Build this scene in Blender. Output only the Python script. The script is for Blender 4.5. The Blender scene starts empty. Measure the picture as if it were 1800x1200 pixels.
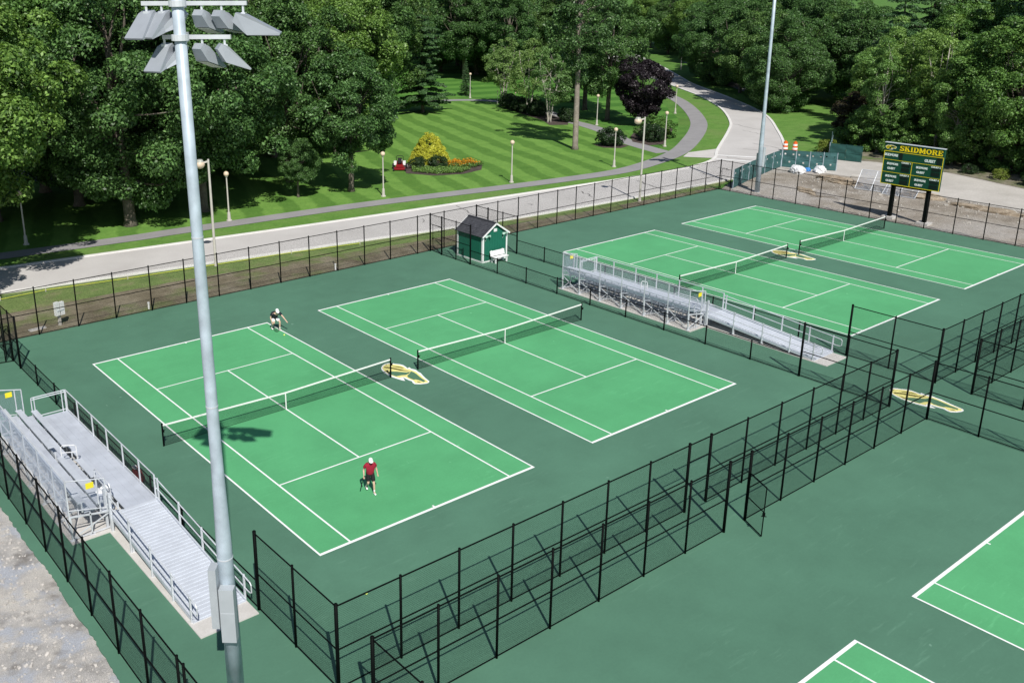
import bpy, bmesh, math, random
import numpy as np
from mathutils import Vector, Matrix, Quaternion
R = math.radians
scene = bpy.context.scene
col = scene.collection

# ---------------------------------------------------------------- camera
cam_data = bpy.data.cameras.new('camera')
cam = bpy.data.objects.new('camera', cam_data)
col.objects.link(cam)
scene.camera = cam
cam.location = (-15.781, -26.731, 20.223)
YAW, PITCH, ROLL = R(52.2573), R(-17.9838), R(-0.2614)
fwd = Vector((math.cos(PITCH)*math.cos(YAW), math.cos(PITCH)*math.sin(YAW), math.sin(PITCH)))
rgt = fwd.cross(Vector((0, 0, 1))).normalized()
upv = rgt.cross(fwd)
r2 = rgt*math.cos(ROLL) + upv*math.sin(ROLL)
u2 = -rgt*math.sin(ROLL) + upv*math.cos(ROLL)
cam.rotation_euler = Matrix((r2, u2, -fwd)).transposed().to_euler()
cam_data.sensor_width = 36.0
cam_data.lens = 1692.035/1800*36
cam_data.shift_x = (900-745.446)/1800
cam_data.shift_y = -(600-512.99)/1800
cam_data.clip_start = 0.5
cam_data.clip_end = 4000

# ---------------------------------------------------------------- world, sun, exposure
SUN_AZ = R(244.76)      # direction towards the sun, measured from +X
SUN_EL = R(47.73)
world = bpy.data.worlds.new('World')
scene.world = world
world.use_nodes = True
wn = world.node_tree
sky = wn.nodes.new('ShaderNodeTexSky')
sky.sky_type = 'NISHITA'
sky.sun_disc = False
sky.sun_elevation = SUN_EL
sky.sun_rotation = math.pi/2 - SUN_AZ
sky.air_density = 1.0
sky.dust_density = 0.6
bg = wn.nodes['Background']
wn.links.new(sky.outputs[0], bg.inputs[0])
bg.inputs[1].default_value = 0.075
sun_data = bpy.data.lights.new('sun', 'SUN')
sun_data.energy = 4.9
sun_data.angle = R(0.53)
sun_data.color = (1.0, 0.955, 0.89)
sun = bpy.data.objects.new('sun', sun_data)
col.objects.link(sun)
sdir = Vector((math.cos(SUN_EL)*math.cos(SUN_AZ), math.cos(SUN_EL)*math.sin(SUN_AZ), math.sin(SUN_EL)))
sun.rotation_euler = sdir.to_track_quat('Z', 'Y').to_euler()
sun.location = (-40, -80, 90)
vs = scene.view_settings
vs.view_transform = 'Standard'
vs.look = 'None'
vs.exposure = 0.0
vs.gamma = 1.0
vs.use_curve_mapping = False
scene.cycles.max_bounces = 6
scene.cycles.diffuse_bounces = 3
scene.cycles.glossy_bounces = 2
scene.cycles.transmission_bounces = 3
scene.cycles.transparent_max_bounces = 8
scene.cycles.use_denoising = True
scene.cycles.use_adaptive_sampling = False

# ---------------------------------------------------------------- helpers
def tag(o, label=None, cat=None, group=None, kind=None):
    if label: o['label'] = label
    if cat: o['category'] = cat
    if group: o['group'] = group
    if kind: o['kind'] = kind
    return o

class MB:
    """collects boxes, tubes and prisms for one mesh"""
    def __init__(s):
        s.v, s.f = [], []
    def add(s, verts, faces):
        n = len(s.v)
        s.v += [tuple(p) for p in verts]
        s.f += [tuple(i+n for i in f) for f in faces]
        return s
    def box(s, c, d, rz=0.0, ry=0.0, rx=0.0):
        hx, hy, hz = d[0]/2, d[1]/2, d[2]/2
        M = Matrix.Rotation(rz, 3, 'Z') @ Matrix.Rotation(ry, 3, 'Y') @ Matrix.Rotation(rx, 3, 'X')
        c = Vector(c)
        vs_ = [c + M @ Vector((x*hx, y*hy, z*hz)) for x in (-1, 1) for y in (-1, 1) for z in (-1, 1)]
        return s.add(vs_, [(0,1,3,2),(4,6,7,5),(0,4,5,1),(2,3,7,6),(0,2,6,4),(1,5,7,3)])
    def bar(s, p0, p1, w, t, up=(0,0,1)):
        """rectangular bar from p0 to p1, w wide sideways and t thick along up"""
        p0, p1 = Vector(p0), Vector(p1)
        d = (p1-p0).normalized()
        a = d.cross(Vector(up))
        a = a.normalized() if a.length > 1e-5 else Vector((1,0,0))
        b = a.cross(d)
        vs_ = [p + a*(sx*w/2) + b*(sy*t/2) for p in (p0, p1) for sx, sy in ((-1,-1),(1,-1),(1,1),(-1,1))]
        return s.add(vs_, [(3,2,1,0),(4,5,6,7),(0,1,5,4),(1,2,6,5),(2,3,7,6),(3,0,4,7)])
    def tube(s, p0, p1, r0, r1=None, n=8, caps=True):
        r1 = r0 if r1 is None else r1
        p0, p1 = Vector(p0), Vector(p1)
        d = (p1-p0).normalized()
        a = d.cross(Vector((0,0,1)))
        a = a.normalized() if a.length > 1e-4 else Vector((1,0,0))
        b = d.cross(a)
        vs_ = []
        for p, r in ((p0, r0), (p1, r1)):
            for k in range(n):
                t = 2*math.pi*k/n
                vs_.append(p + a*(math.cos(t)*r) + b*(math.sin(t)*r))
        fs = [(k, (k+1) % n, n+(k+1) % n, n+k) for k in range(n)]
        if caps:
            fs += [tuple(range(n))[::-1], tuple(range(n, 2*n))]
        return s.add(vs_, fs)
    def path(s, pts, rad, n=6):
        """swept tube along a polyline; rad number or list"""
        pts = [Vector(p) for p in pts]
        m = len(pts)
        rr = rad if isinstance(rad, (list, tuple)) else [rad]*m
        vs_ = []
        prev = None
        for i, p in enumerate(pts):
            d = (pts[min(i+1, m-1)] - pts[max(i-1, 0)]).normalized()
            if prev is None:
                a = d.cross(Vector((0,0,1)))
                a = a.normalized() if a.length > 1e-3 else Vector((1,0,0))
            else:
                a = (prev - d*prev.dot(d))
                a = a.normalized() if a.length > 1e-5 else Vector((1,0,0))
            prev = a
            b = d.cross(a)
            for k in range(n):
                t = 2*math.pi*k/n
                vs_.append(p + a*(math.cos(t)*rr[i]) + b*(math.sin(t)*rr[i]))
        fs = []
        for i in range(m-1):
            for k in range(n):
                fs.append((i*n+k, i*n+(k+1) % n, (i+1)*n+(k+1) % n, (i+1)*n+k))
        fs += [tuple(range(n))[::-1], tuple(range((m-1)*n, m*n))]
        return s.add(vs_, fs)
    def prism(s, poly, z0, z1):
        n = len(poly)
        area = sum(poly[i][0]*poly[(i+1) % n][1]-poly[(i+1) % n][0]*poly[i][1] for i in range(n))
        if area < 0: poly = poly[::-1]
        vs_ = [(x, y, z0) for x, y in poly] + [(x, y, z1) for x, y in poly]
        fs = [tuple(range(n))[::-1], tuple(range(n, 2*n))] + [(i, (i+1) % n, n+(i+1) % n, n+i) for i in range(n)]
        return s.add(vs_, fs)
    def sphere(s, c, r, seg=12, rings=8, sq=(1,1,1), zmin=-1.0):
        c = Vector(c)
        vs_, fs = [], []
        t1 = math.acos(zmin)
        for i in range(rings+1):
            th = t1*i/rings
            for k in range(seg):
                ph = 2*math.pi*k/seg
                vs_.append(c + Vector((math.sin(th)*math.cos(ph)*r*sq[0], math.sin(th)*math.sin(ph)*r*sq[1], math.cos(th)*r*sq[2])))
        for i in range(rings):
            for k in range(seg):
                fs.append((i*seg+k, (i+1)*seg+k, (i+1)*seg+(k+1) % seg, i*seg+(k+1) % seg))
        return s.add(vs_, fs)
    def mesh(s, name='m'):
        me = bpy.data.meshes.new(name)
        me.from_pydata(s.v, [], s.f)
        me.validate()
        me.update()
        return me

def link(name, me, mat=None, parent=None, loc=(0,0,0), rz=0.0, smooth=False, scale=None):
    o = bpy.data.objects.new(name, me)
    col.objects.link(o)
    if mat is not None and me is not None:
        if len(me.materials) == 0: me.materials.append(mat)
    if parent is not None: o.parent = parent
    o.location = loc
    o.rotation_euler = (0, 0, rz)
    if scale is not None: o.scale = scale
    if smooth and me is not None:
        me.polygons.foreach_set('use_smooth', [True]*len(me.polygons))
    return o

def obj(name, mb, mat, parent=None, loc=(0,0,0), rz=0.0, smooth=False):
    return link(name, mb.mesh(name), mat, parent, loc, rz, smooth)

def thing(name, label, cat, loc=(0,0,0), rz=0.0, group=None):
    o = link(name, None, None, None, loc, rz)
    o.empty_display_size = 0.2
    return tag(o, label, cat, group)

def copy_tree(o, parent=None):
    c = o.copy()
    col.objects.link(c)
    c.parent = parent
    for ch in list(o.children):
        copy_tree(ch, c)
    return c

def structure(name, mb, mat, parent=None):
    return tag(obj(name, mb, mat, parent), kind='structure' if parent is None else None)

# ---------------------------------------------------------------- materials
MATS = {}
def nodes(name):
    m = bpy.data.materials.new(name)
    m.use_nodes = True
    MATS[name] = m
    nt = m.node_tree
    return m, nt, nt.nodes['Principled BSDF']

def N(nt, kind, **kw):
    n = nt.nodes.new(kind)
    for k, v in kw.items():
        if k in n.inputs.keys() if hasattr(n.inputs, 'keys') else False:
            n.inputs[k].default_value = v
        else:
            setattr(n, k, v)
    return n

def rgba(c): return (c[0], c[1], c[2], 1.0)

def noise(nt, scale, detail=4, rough=0.55, coord='Object', vec=None):
    tc = nt.nodes.new('ShaderNodeTexCoord')
    n = nt.nodes.new('ShaderNodeTexNoise')
    n.inputs['Scale'].default_value = scale
    n.inputs['Detail'].default_value = detail
    n.inputs['Roughness'].default_value = rough
    nt.links.new(vec if vec is not None else tc.outputs[coord], n.inputs['Vector'])
    return n

def ramp(nt, src, stops):
    r = nt.nodes.new('ShaderNodeValToRGB')
    e = r.color_ramp.elements
    while len(e) < len(stops): e.new(0.5)
    for el, (p, c) in zip(e, stops):
        el.position = p
        el.color = rgba(c) if len(c) == 3 else c
    nt.links.new(src, r.inputs[0])
    return r

def mix(nt, fac, a, b, blend='MIX'):
    m = nt.nodes.new('ShaderNodeMix')
    m.data_type = 'RGBA'
    m.blend_type = blend
    for sock, v in ((m.inputs[0], fac), (m.inputs[6], a), (m.inputs[7], b)):
        if hasattr(v, 'is_output'): nt.links.new(v, sock)
        elif isinstance(v, (int, float)): sock.default_value = v
        else: sock.default_value = rgba(v)
    return m.outputs[2]

def bump(nt, bsdf, height, strength=0.3, dist=0.02):
    b = nt.nodes.new('ShaderNodeBump')
    b.inputs['Strength'].default_value = strength
    b.inputs['Distance'].default_value = dist
    nt.links.new(height, b.inputs['Height'])
    nt.links.new(b.outputs[0], bsdf.inputs['Normal'])

def simple(name, c, rough=0.6, metal=0.0, var=0.12, scale=6.0, bmp=0.0, spec=0.4):
    m, nt, b = nodes(name)
    n = noise(nt, scale, 5)
    lo = [max(0, x*(1-var)) for x in c]
    hi = [x*(1+var) for x in c]
    r = ramp(nt, n.outputs[0], [(0.3, lo), (0.7, hi)])
    nt.links.new(r.outputs[0], b.inputs['Base Color'])
    b.inputs['Roughness'].default_value = rough
    b.inputs['Metallic'].default_value = metal
    b.inputs['Specular IOR Level'].default_value = spec
    if bmp: bump(nt, b, noise(nt, scale*6, 4).outputs[0], bmp)
    return m

def ground_mat(name, cols, scale, fine_scale, fine=0.25, rough=0.9, bmp=0.3, bdist=0.02, big=None):
    """cols: list of (pos,colour) over a soft noise; a fine noise multiplies on top; big: (scale, colour, lo, hi) patches"""
    m, nt, b = nodes(name)
    n1 = noise(nt, scale, 6, 0.6)
    r = ramp(nt, n1.outputs[0], cols)
    out = r.outputs[0]
    if big:
        for bs, bc, lo, hi in big:
            nb = noise(nt, bs, 4, 0.6)
            f = ramp(nt, nb.outputs[0], [(lo, (0,0,0)), (hi, (1,1,1))])
            out = mix(nt, f.outputs[0], out, bc)
    nf = noise(nt, fine_scale, 3, 0.7)
    fr = ramp(nt, nf.outputs[0], [(0.25, (1-fine,)*3), (0.75, (1+fine,)*3)])
    out = mix(nt, 1.0, out, fr.outputs[0], 'MULTIPLY')
    nt.links.new(out, b.inputs['Base Color'])
    b.inputs['Roughness'].default_value = rough
    b.inputs['Specular IOR Level'].default_value = 0.25
    if bmp: bump(nt, b, nf.outputs[0], bmp, bdist)
    return m

def court_mat(name, c, spec=0.3):
    m, nt, b = nodes(name)
    n1 = noise(nt, 0.12, 5, 0.6)
    r = ramp(nt, n1.outputs[0], [(0.3, [x*0.91 for x in c]), (0.7, [x*1.08 for x in c])])
    n2 = noise(nt, 9.0, 4, 0.7)
    r2_ = ramp(nt, n2.outputs[0], [(0.3, (0.965,)*3), (0.7, (1.035,)*3)])
    out = mix(nt, 1.0, r.outputs[0], r2_.outputs[0], 'MULTIPLY')
    # faint pale scuffs, stretched along the play direction
    tc = nt.nodes.new('ShaderNodeTexCoord')
    mp = nt.nodes.new('ShaderNodeMapping')
    mp.inputs['Rotation'].default_value = (0, 0, R(18))
    mp.inputs['Scale'].default_value = (0.45, 3.2, 1)
    nt.links.new(tc.outputs['Object'], mp.inputs[0])
    n3 = noise(nt, 1.1, 7, 0.75, vec=mp.outputs[0])
    n4 = noise(nt, 0.16, 2, 0.5)
    sc_ = ramp(nt, n3.outputs[0], [(0.565, (0,0,0)), (0.72, (0.36,)*3)])
    big_ = ramp(nt, n4.outputs[0], [(0.40, (0,0,0)), (0.58, (1,1,1))])
    f = mix(nt, 1.0, sc_.outputs[0], big_.outputs[0], 'MULTIPLY')
    out = mix(nt, f, out, [min(1, x*1.5+0.05) for x in c])
    n5 = noise(nt, 1.7, 2, 0.5)
    n6 = noise(nt, 0.45, 5, 0.65)
    st_ = ramp(nt, n6.outputs[0], [(0.33, (0.93,)*3), (0.52, (1.0,)*3), (0.7, (1.05,)*3)])
    out = mix(nt, 1.0, out, st_.outputs[0], 'MULTIPLY')
    sp_ = ramp(nt, n5.outputs[0], [(0.755, (0,0,0)), (0.775, (0.55,)*3)])
    out = mix(nt, sp_.outputs[0], out, [min(1, x*1.4+0.08) for x in c])
    nt.links.new(out, b.inputs['Base Color'])
    b.inputs['Roughness'].default_value = 0.75
    b.inputs['Specular IOR Level'].default_value = spec
    bump(nt, b, noise(nt, 60, 3, 0.7).outputs[0], 0.25, 0.004)
    return m

def lawn_mat(name, ang, period, a, b_, curve=0.0):
    """mown turf: passes alternate along angle ang (radians), period in metres for a pair"""
    m, nt, bs = nodes(name)
    tc = nt.nodes.new('ShaderNodeTexCoord')
    nz = noise(nt, 0.12, 2)
    sep = nt.nodes.new('ShaderNodeSeparateXYZ')
    nt.links.new(tc.outputs['Object'], sep.inputs[0])
    def math_(op, x, y=None):
        q = nt.nodes.new('ShaderNodeMath'); q.operation = op
        for s_, v in ((q.inputs[0], x), (q.inputs[1], y)):
            if v is None: continue
            if hasattr(v, 'is_output'): nt.links.new(v, s_)
            else: s_.default_value = v
        return q.outputs[0]
    d = math_('ADD', math_('MULTIPLY', sep.outputs[0], -math.sin(ang)), math_('MULTIPLY', sep.outputs[1], math.cos(ang)))
    nz2 = noise(nt, 0.9, 4, 0.7)
    d = math_('ADD', d, math_('MULTIPLY', nz.outputs[0], 2.4))
    d = math_('ADD', d, math_('MULTIPLY', nz2.outputs[0], 0.22*period))
    s_ = math_('SINE', math_('MULTIPLY', d, 2*math.pi/period))
    s_ = math_('ADD', math_('MULTIPLY', s_, 0.5), 0.5)
    st = ramp(nt, s_, [(0.36, a), (0.64, b_)])
    n1 = noise(nt, 0.5, 6, 0.7)
    v = ramp(nt, n1.outputs[0], [(0.25, (0.72, 0.80, 0.7)), (0.6, (1.05, 1.02, 1.0)), (0.8, (1.3, 1.15, 1.0))])
    out = mix(nt, 1.0, st.outputs[0], v.outputs[0], 'MULTIPLY')
    n2 = noise(nt, 6.0, 4, 0.8)
    v2 = ramp(nt, n2.outputs[0], [(0.3, (0.75,)*3), (0.7, (1.22,)*3)])
    out = mix(nt, 1.0, out, v2.outputs[0], 'MULTIPLY')
    nt.links.new(out, bs.inputs['Base Color'])
    bs.inputs['Roughness'].default_value = 0.9
    bs.inputs['Specular IOR Level'].default_value = 0.15
    bump(nt, bs, n2.outputs[0], 0.5, 0.05)
    return m

def leaf_mat(name, dark, light, trans=0.25, hue=0.35, tcol=None):
    m, nt, b = nodes(name)
    geo = nt.nodes.new('ShaderNodeNewGeometry')
    oi = nt.nodes.new('ShaderNodeObjectInfo')
    r = ramp(nt, geo.outputs['Random Per Island'], [(0.0, dark), (0.75, light), (1.0, [x*1.35 for x in light])])
    tint = ramp(nt, oi.outputs['Random'], [(0.0, (1-hue*0.55, 1-hue*0.35, 1-hue*0.3)), (0.5, (1, 1, 1)), (1.0, (1+hue*0.6, 1+hue*0.25, 1.0))])
    out = mix(nt, 1.0, r.outputs[0], tint.outputs[0], 'MULTIPLY')
    nt.links.new(out, b.inputs['Base Color'])
    b.inputs['Roughness'].default_value = 0.45
    b.inputs['Specular IOR Level'].default_value = 0.36
    tr = nt.nodes.new('ShaderNodeBsdfTranslucent')
    t2 = mix(nt, 1.0, out, tcol or (1.25, 1.3, 0.6), 'MULTIPLY')
    nt.links.new(t2, tr.inputs[0])
    ms = nt.nodes.new('ShaderNodeMixShader')
    ms.inputs[0].default_value = trans
    nt.links.new(b.outputs[0], ms.inputs[1])
    nt.links.new(tr.outputs[0], ms.inputs[2])
    nt.links.new(ms.outputs[0], nt.nodes['Material Output'].inputs[0])
    return m

M = {}
M['court_dark'] = court_mat('court_dark', (0.083, 0.196, 0.130))
M['court_light'] = court_mat('court_light', (0.096, 0.380, 0.164))
M['line'] = simple('line_paint', (0.88, 0.89, 0.88), 0.6, 0, 0.05, 3.0)
M['black'] = simple('black_vinyl', (0.003, 0.004, 0.004), 0.6, 0, 0.2, 8.0, spec=0.06)
M['mesh_black'] = simple('mesh_vinyl', (0.009, 0.013, 0.012), 0.6, 0, 0.1, 5.0, spec=0.2)
M['net_black'] = simple('net_cord', (0.008, 0.010, 0.009), 0.8, 0, 0.1, 5.0, spec=0.1)
M['white_fabric'] = simple('white_fabric', (0.82, 0.83, 0.81), 0.85, 0, 0.04, 6.0)
M['galv'] = simple('galvanised', (0.62, 0.65, 0.69), 0.45, 0.15, 0.13, 2.2, spec=0.5)
M['alu'] = simple('aluminium', (0.58, 0.62, 0.68), 0.42, 0.15, 0.08, 1.5, spec=0.5)
M['alu_deck'] = simple('aluminium_deck', (0.53, 0.57, 0.64), 0.5, 0.15, 0.14, 0.9, spec=0.5)
M['concrete'] = ground_mat('concrete', [(0.3, (0.50, 0.48, 0.45)), (0.7, (0.60, 0.585, 0.56))], 0.8, 14, 0.08, 0.9, 0.2, 0.01)
M['kerb'] = ground_mat('kerb', [(0.3, (0.66, 0.65, 0.62)), (0.7, (0.76, 0.75, 0.73))], 0.7, 9, 0.08, 0.9, 0.2, 0.01)
M['road'] = ground_mat('road', [(0.25, (0.45, 0.435, 0.42)), (0.55, (0.53, 0.515, 0.50)), (0.8, (0.58, 0.565, 0.55))], 0.16, 12, 0.07, 0.9, 0.2, 0.01,
                       big=[(0.05, (0.50, 0.485, 0.47), 0.5, 0.75)])
M['path'] = ground_mat('path', [(0.25, (0.25, 0.245, 0.25)), (0.75, (0.32, 0.315, 0.32))], 0.4, 12, 0.1, 0.9, 0.2, 0.01)
M['asphalt'] = ground_mat('asphalt', [(0.3, (0.13, 0.13, 0.145)), (0.7, (0.18, 0.18, 0.195))], 0.3, 10, 0.12, 0.9, 0.2, 0.01)
M['grass'] = ground_mat('grass', [(0.25, (0.055, 0.13, 0.022)), (0.5, (0.085, 0.20, 0.034)), (0.75, (0.13, 0.24, 0.05))], 0.35, 5, 0.3, 0.9, 0.5, 0.05,
                        big=[(0.07, (0.12, 0.20, 0.045), 0.5, 0.8)])
M['verge'] = ground_mat('verge_turf', [(0.25, (0.085, 0.190, 0.034)), (0.5, (0.115, 0.240, 0.044)), (0.75, (0.150, 0.265, 0.062))], 0.55, 6, 0.25, 0.9, 0.5, 0.05,
                        big=[(0.12, (0.150, 0.235, 0.065), 0.52, 0.75)])
M['lawn'] = lawn_mat('lawn_turf', R(70.5), 3.6, (0.098, 0.215, 0.040), (0.152, 0.300, 0.062))
M['lawn_far'] = lawn_mat('far_lawn_turf', R(-20), 8.0, (0.065, 0.18, 0.030), (0.105, 0.25, 0.046))
M['dirt_strip'] = ground_mat('bare_strip', [(0.3, (0.125, 0.105, 0.068)), (0.5, (0.19, 0.165, 0.115)), (0.72, (0.27, 0.24, 0.18))], 0.45, 7, 0.3, 0.95, 0.6, 0.04,
                        big=[(0.28, (0.135, 0.175, 0.06), 0.50, 0.66)])
M['seeded'] = ground_mat('seeded_strip', [(0.3, (0.11, 0.17, 0.05)), (0.55, (0.155, 0.22, 0.07)), (0.75, (0.25, 0.24, 0.13))], 0.6, 7, 0.3, 0.95, 0.5, 0.04,
                        big=[(0.22, (0.22, 0.19, 0.12), 0.55, 0.72)])
M['lot'] = ground_mat('bare_lot', [(0.25, (0.19, 0.16, 0.125)), (0.5, (0.32, 0.285, 0.24)), (0.75, (0.44, 0.41, 0.37))], 0.35, 5, 0.25, 0.95, 0.7, 0.06,
                        big=[(0.10, (0.40, 0.375, 0.345), 0.45, 0.6), (0.2, (0.17, 0.14, 0.105), 0.60, 0.72)])
M['drive'] = ground_mat('gravel_drive', [(0.3, (0.42, 0.40, 0.365)), (0.7, (0.54, 0.515, 0.48))], 0.25, 6, 0.12, 0.95, 0.4, 0.03)
M['mulch'] = ground_mat('mulch', [(0.3, (0.055, 0.042, 0.037)), (0.7, (0.105, 0.082, 0.072))], 2.0, 12, 0.4, 0.95, 0.6, 0.05)
M['bark'] = ground_mat('bark', [(0.3, (0.10, 0.085, 0.068)), (0.7, (0.20, 0.175, 0.145))], 1.2, 8, 0.35, 0.95, 0.8, 0.05)
M['bark_pale'] = ground_mat('bark_pale', [(0.3, (0.30, 0.27, 0.23)), (0.7, (0.52, 0.49, 0.44))], 1.5, 8, 0.3, 0.9, 0.6, 0.04)
M['bark_mid'] = ground_mat('bark_mid', [(0.3, (0.18, 0.155, 0.13)), (0.7, (0.32, 0.28, 0.24))], 1.5, 8, 0.3, 0.9, 0.6, 0.04)
M['leaf_oak'] = leaf_mat('leaf_oak', (0.026, 0.068, 0.020), (0.118, 0.232, 0.066), 0.22)
M['leaf_maple'] = leaf_mat('leaf_maple', (0.040, 0.102, 0.020), (0.152, 0.285, 0.066), 0.24)
M['leaf_lime'] = leaf_mat('leaf_lime', (0.070, 0.155, 0.036), (0.215, 0.365, 0.098), 0.28)
M['leaf_birch'] = leaf_mat('leaf_birch', (0.085, 0.180, 0.050), (0.190, 0.320, 0.110), 0.3)
M['leaf_pine'] = leaf_mat('leaf_pine', (0.022, 0.066, 0.022), (0.072, 0.160, 0.052), 0.12)
M['leaf_purple'] = leaf_mat('leaf_purple', (0.012, 0.010, 0.012), (0.030, 0.022, 0.028), 0.10, 0.1, (1.2, 0.9, 0.9))
M['leaf_rust'] = leaf_mat('leaf_rust', (0.018, 0.016, 0.010), (0.060, 0.052, 0.024), 0.15, 0.1, (1.3, 0.9, 0.6))
M['leaf_gold'] = leaf_mat('leaf_gold', (0.34, 0.36, 0.03), (0.60, 0.60, 0.07), 0.2, 0.02)
M['leaf_shrub'] = leaf_mat('leaf_shrub', (0.012, 0.032, 0.012), (0.038, 0.078, 0.024), 0.15)
M['leaf_bright'] = leaf_mat('leaf_bright', (0.09, 0.16, 0.02), (0.20, 0.27, 0.05), 0.25)
M['petal'] = leaf_mat('petal_orange', (0.50, 0.20, 0.008), (0.75, 0.36, 0.02), 0.2, 0.05, (1.1, 1.0, 0.6))
# ================================================================= SETTING: ground, roads, courts
def sheet(name, poly, z, mat, parent=None, kind='structure'):
    mb = MB()
    n = len(poly)
    area = sum(poly[i][0]*poly[(i+1) % n][1]-poly[(i+1) % n][0]*poly[i][1] for i in range(n))
    if area < 0: poly = poly[::-1]
    mb.add([(x, y, z) for x, y in poly], [tuple(range(n))])
    me = mb.mesh(name)
    bm = bmesh.new(); bm.from_mesh(me)
    bmesh.ops.triangulate(bm, faces=bm.faces[:], ngon_method='EAR_CLIP')
    bm.to_mesh(me); bm.free()
    o = link(name, me, mat, parent)
    if kind: o['kind'] = kind
    return o

def smooth_line(pts, sub=5):
    """Catmull-Rom through pts"""
    out = []
    P_ = [Vector((p[0], p[1])) for p in pts]
    for i in range(len(P_)-1):
        p0 = P_[max(i-1, 0)]; p1 = P_[i]; p2 = P_[i+1]; p3 = P_[min(i+2, len(P_)-1)]
        for k in range(sub):
            t = k/sub
            q = 0.5*((2*p1) + (p2-p0)*t + (2*p0-5*p1+4*p2-p3)*t*t + (3*p1-p0-3*p2+p3)*t**3)
            out.append((q.x, q.y))
    out.append((P_[-1].x, P_[-1].y))
    return out

def strip_between(name, left, right, z, mat, kind='structure', paired=False):
    """sheet between two polylines resampled to the same count"""
    def resample(pl, n):
        d = [0]
        for a, b in zip(pl, pl[1:]): d.append(d[-1]+math.hypot(b[0]-a[0], b[1]-a[1]))
        out = []
        j = 0
        for i in range(n):
            s = d[-1]*i/(n-1)
            while j < len(pl)-2 and d[j+1] < s: j += 1
            t = (s-d[j])/max(1e-6, d[j+1]-d[j])
            out.append((pl[j][0]+(pl[j+1][0]-pl[j][0])*t, pl[j][1]+(pl[j+1][1]-pl[j][1])*t))
        return out
    n = 160
    a, b = (left, right) if paired else (resample(left, n), resample(right, n))
    n = len(a)
    mb = MB()
    mb.add([(x, y, z) for x, y in a] + [(x, y, z) for x, y in b], [(i, n+i, n+i+1, i+1) for i in range(n-1)])
    o = obj(name, mb, mat)
    if kind: o['kind'] = kind
    return o

def kerb_along(name, pts, w, z0, z1, mat):
    mb = MB()
    rows = []
    for i, p in enumerate(pts):
        a = Vector(pts[max(0, i-1)]); b = Vector(pts[min(len(pts)-1, i+1)])
        d = (b-a).normalized(); nrm = Vector((-d.y, d.x))
        rows.append([(p[0]-nrm.x*w/2, p[1]-nrm.y*w/2), (p[0]+nrm.x*w/2, p[1]+nrm.y*w/2)])
    vs_ = []
    for l, r_ in rows:
        vs_ += [(l[0], l[1], z0), (l[0], l[1], z1), (r_[0], r_[1], z1), (r_[0], r_[1], z0)]
    fs = []
    for i in range(len(rows)-1):
        k = i*4
        for j in range(3): fs.append((k+j, k+4+j, k+5+j, k+1+j))
    mb.add(vs_, fs)
    return tag(obj(name, mb, mat), kind='structure')

GZ = -0.09
M['bank'] = ground_mat('weedy_bank', [(0.3, (0.10, 0.12, 0.05)), (0.5, (0.19, 0.175, 0.125)), (0.72, (0.33, 0.30, 0.25))], 0.7, 7, 0.35, 0.95, 0.7, 0.05, big=[(0.3, (0.11, 0.16, 0.05), 0.52, 0.62)])
g_mb = MB()
g_mb.add([(-1500, -900, GZ), (1900, -900, GZ), (1900, 2300, GZ), (-1500, 2300, GZ)], [(0, 1, 2, 3)])
structure('ground', g_mb, M['grass'])

road_far = smooth_line([(-80, 57), (-30, 50.8), (1.3, 46.7), (15.5, 44.9), (29, 43.3), (41.2, 42.1), (52.8, 41), (66, 39.9), (74, 39.9), (80, 41.3), (86.2, 45.2), (99.9, 53.4), (108.2, 59), (119.9, 69.1), (130.7, 81), (138, 90.8), (152, 110), (171, 134), (190, 160)])
road_near = smooth_line([(-80, 50.5), (-30, 44.4), (-.4, 40.4), (13.4, 38.3), (24.9, 36.7), (38.8, 34.6), (50.1, 33.6), (63.8, 33.0), (72.4, 32.9), (80, 33.9), (88, 37.2), (95.6, 42.0), (105.2, 49.1), (119.2, 60.6), (133.1, 76.7), (147.3, 95.3), (157, 106), (178, 129), (200, 155)])
road_o = strip_between('road', road_near, road_far, -0.03, M['road'])
M['tar'] = simple('tar_seal', (0.16, 0.155, 0.15), 0.8, 0, 0.15, 4)
rc_ = random.Random(9)
for k in range(13):
    i0 = 22+k*3+rc_.randint(0, 2)
    a_, b_ = Vector(road_near[min(i0, len(road_near)-1)]), Vector(road_far[min(i0, len(road_far)-1)])
    t0, t1 = sorted((rc_.uniform(0.05, 0.6), rc_.uniform(0.4, 0.95)))
    cl_ = [tuple(a_+(b_-a_)*(t0+(t1-t0)*q/6)+Vector((rc_.uniform(-.25, .25), rc_.uniform(-.12, .12)))) for q in range(7)]
    w_ = rc_.uniform(0.04, 0.09)
    rows_ = []
    for i, p in enumerate(cl_):
        d_ = (Vector(cl_[min(6, i+1)])-Vector(cl_[max(0, i-1)])).normalized()
        rows_ += [(p[0]-d_.y*w_, p[1]+d_.x*w_, -0.026), (p[0]+d_.y*w_, p[1]-d_.x*w_, -0.026)]
    cm_ = MB(); cm_.add(rows_, [(2*i, 2*i+1, 2*i+3, 2*i+2) for i in range(6)])
    obj('crack_seal', cm_, M['tar'], road_o)
kerb_along('kerb', road_far, 0.34, -0.09, 0.045, M['kerb'])
kerb_along('kerb', road_near, 0.34, -0.09, 0.045, M['kerb'])

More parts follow.
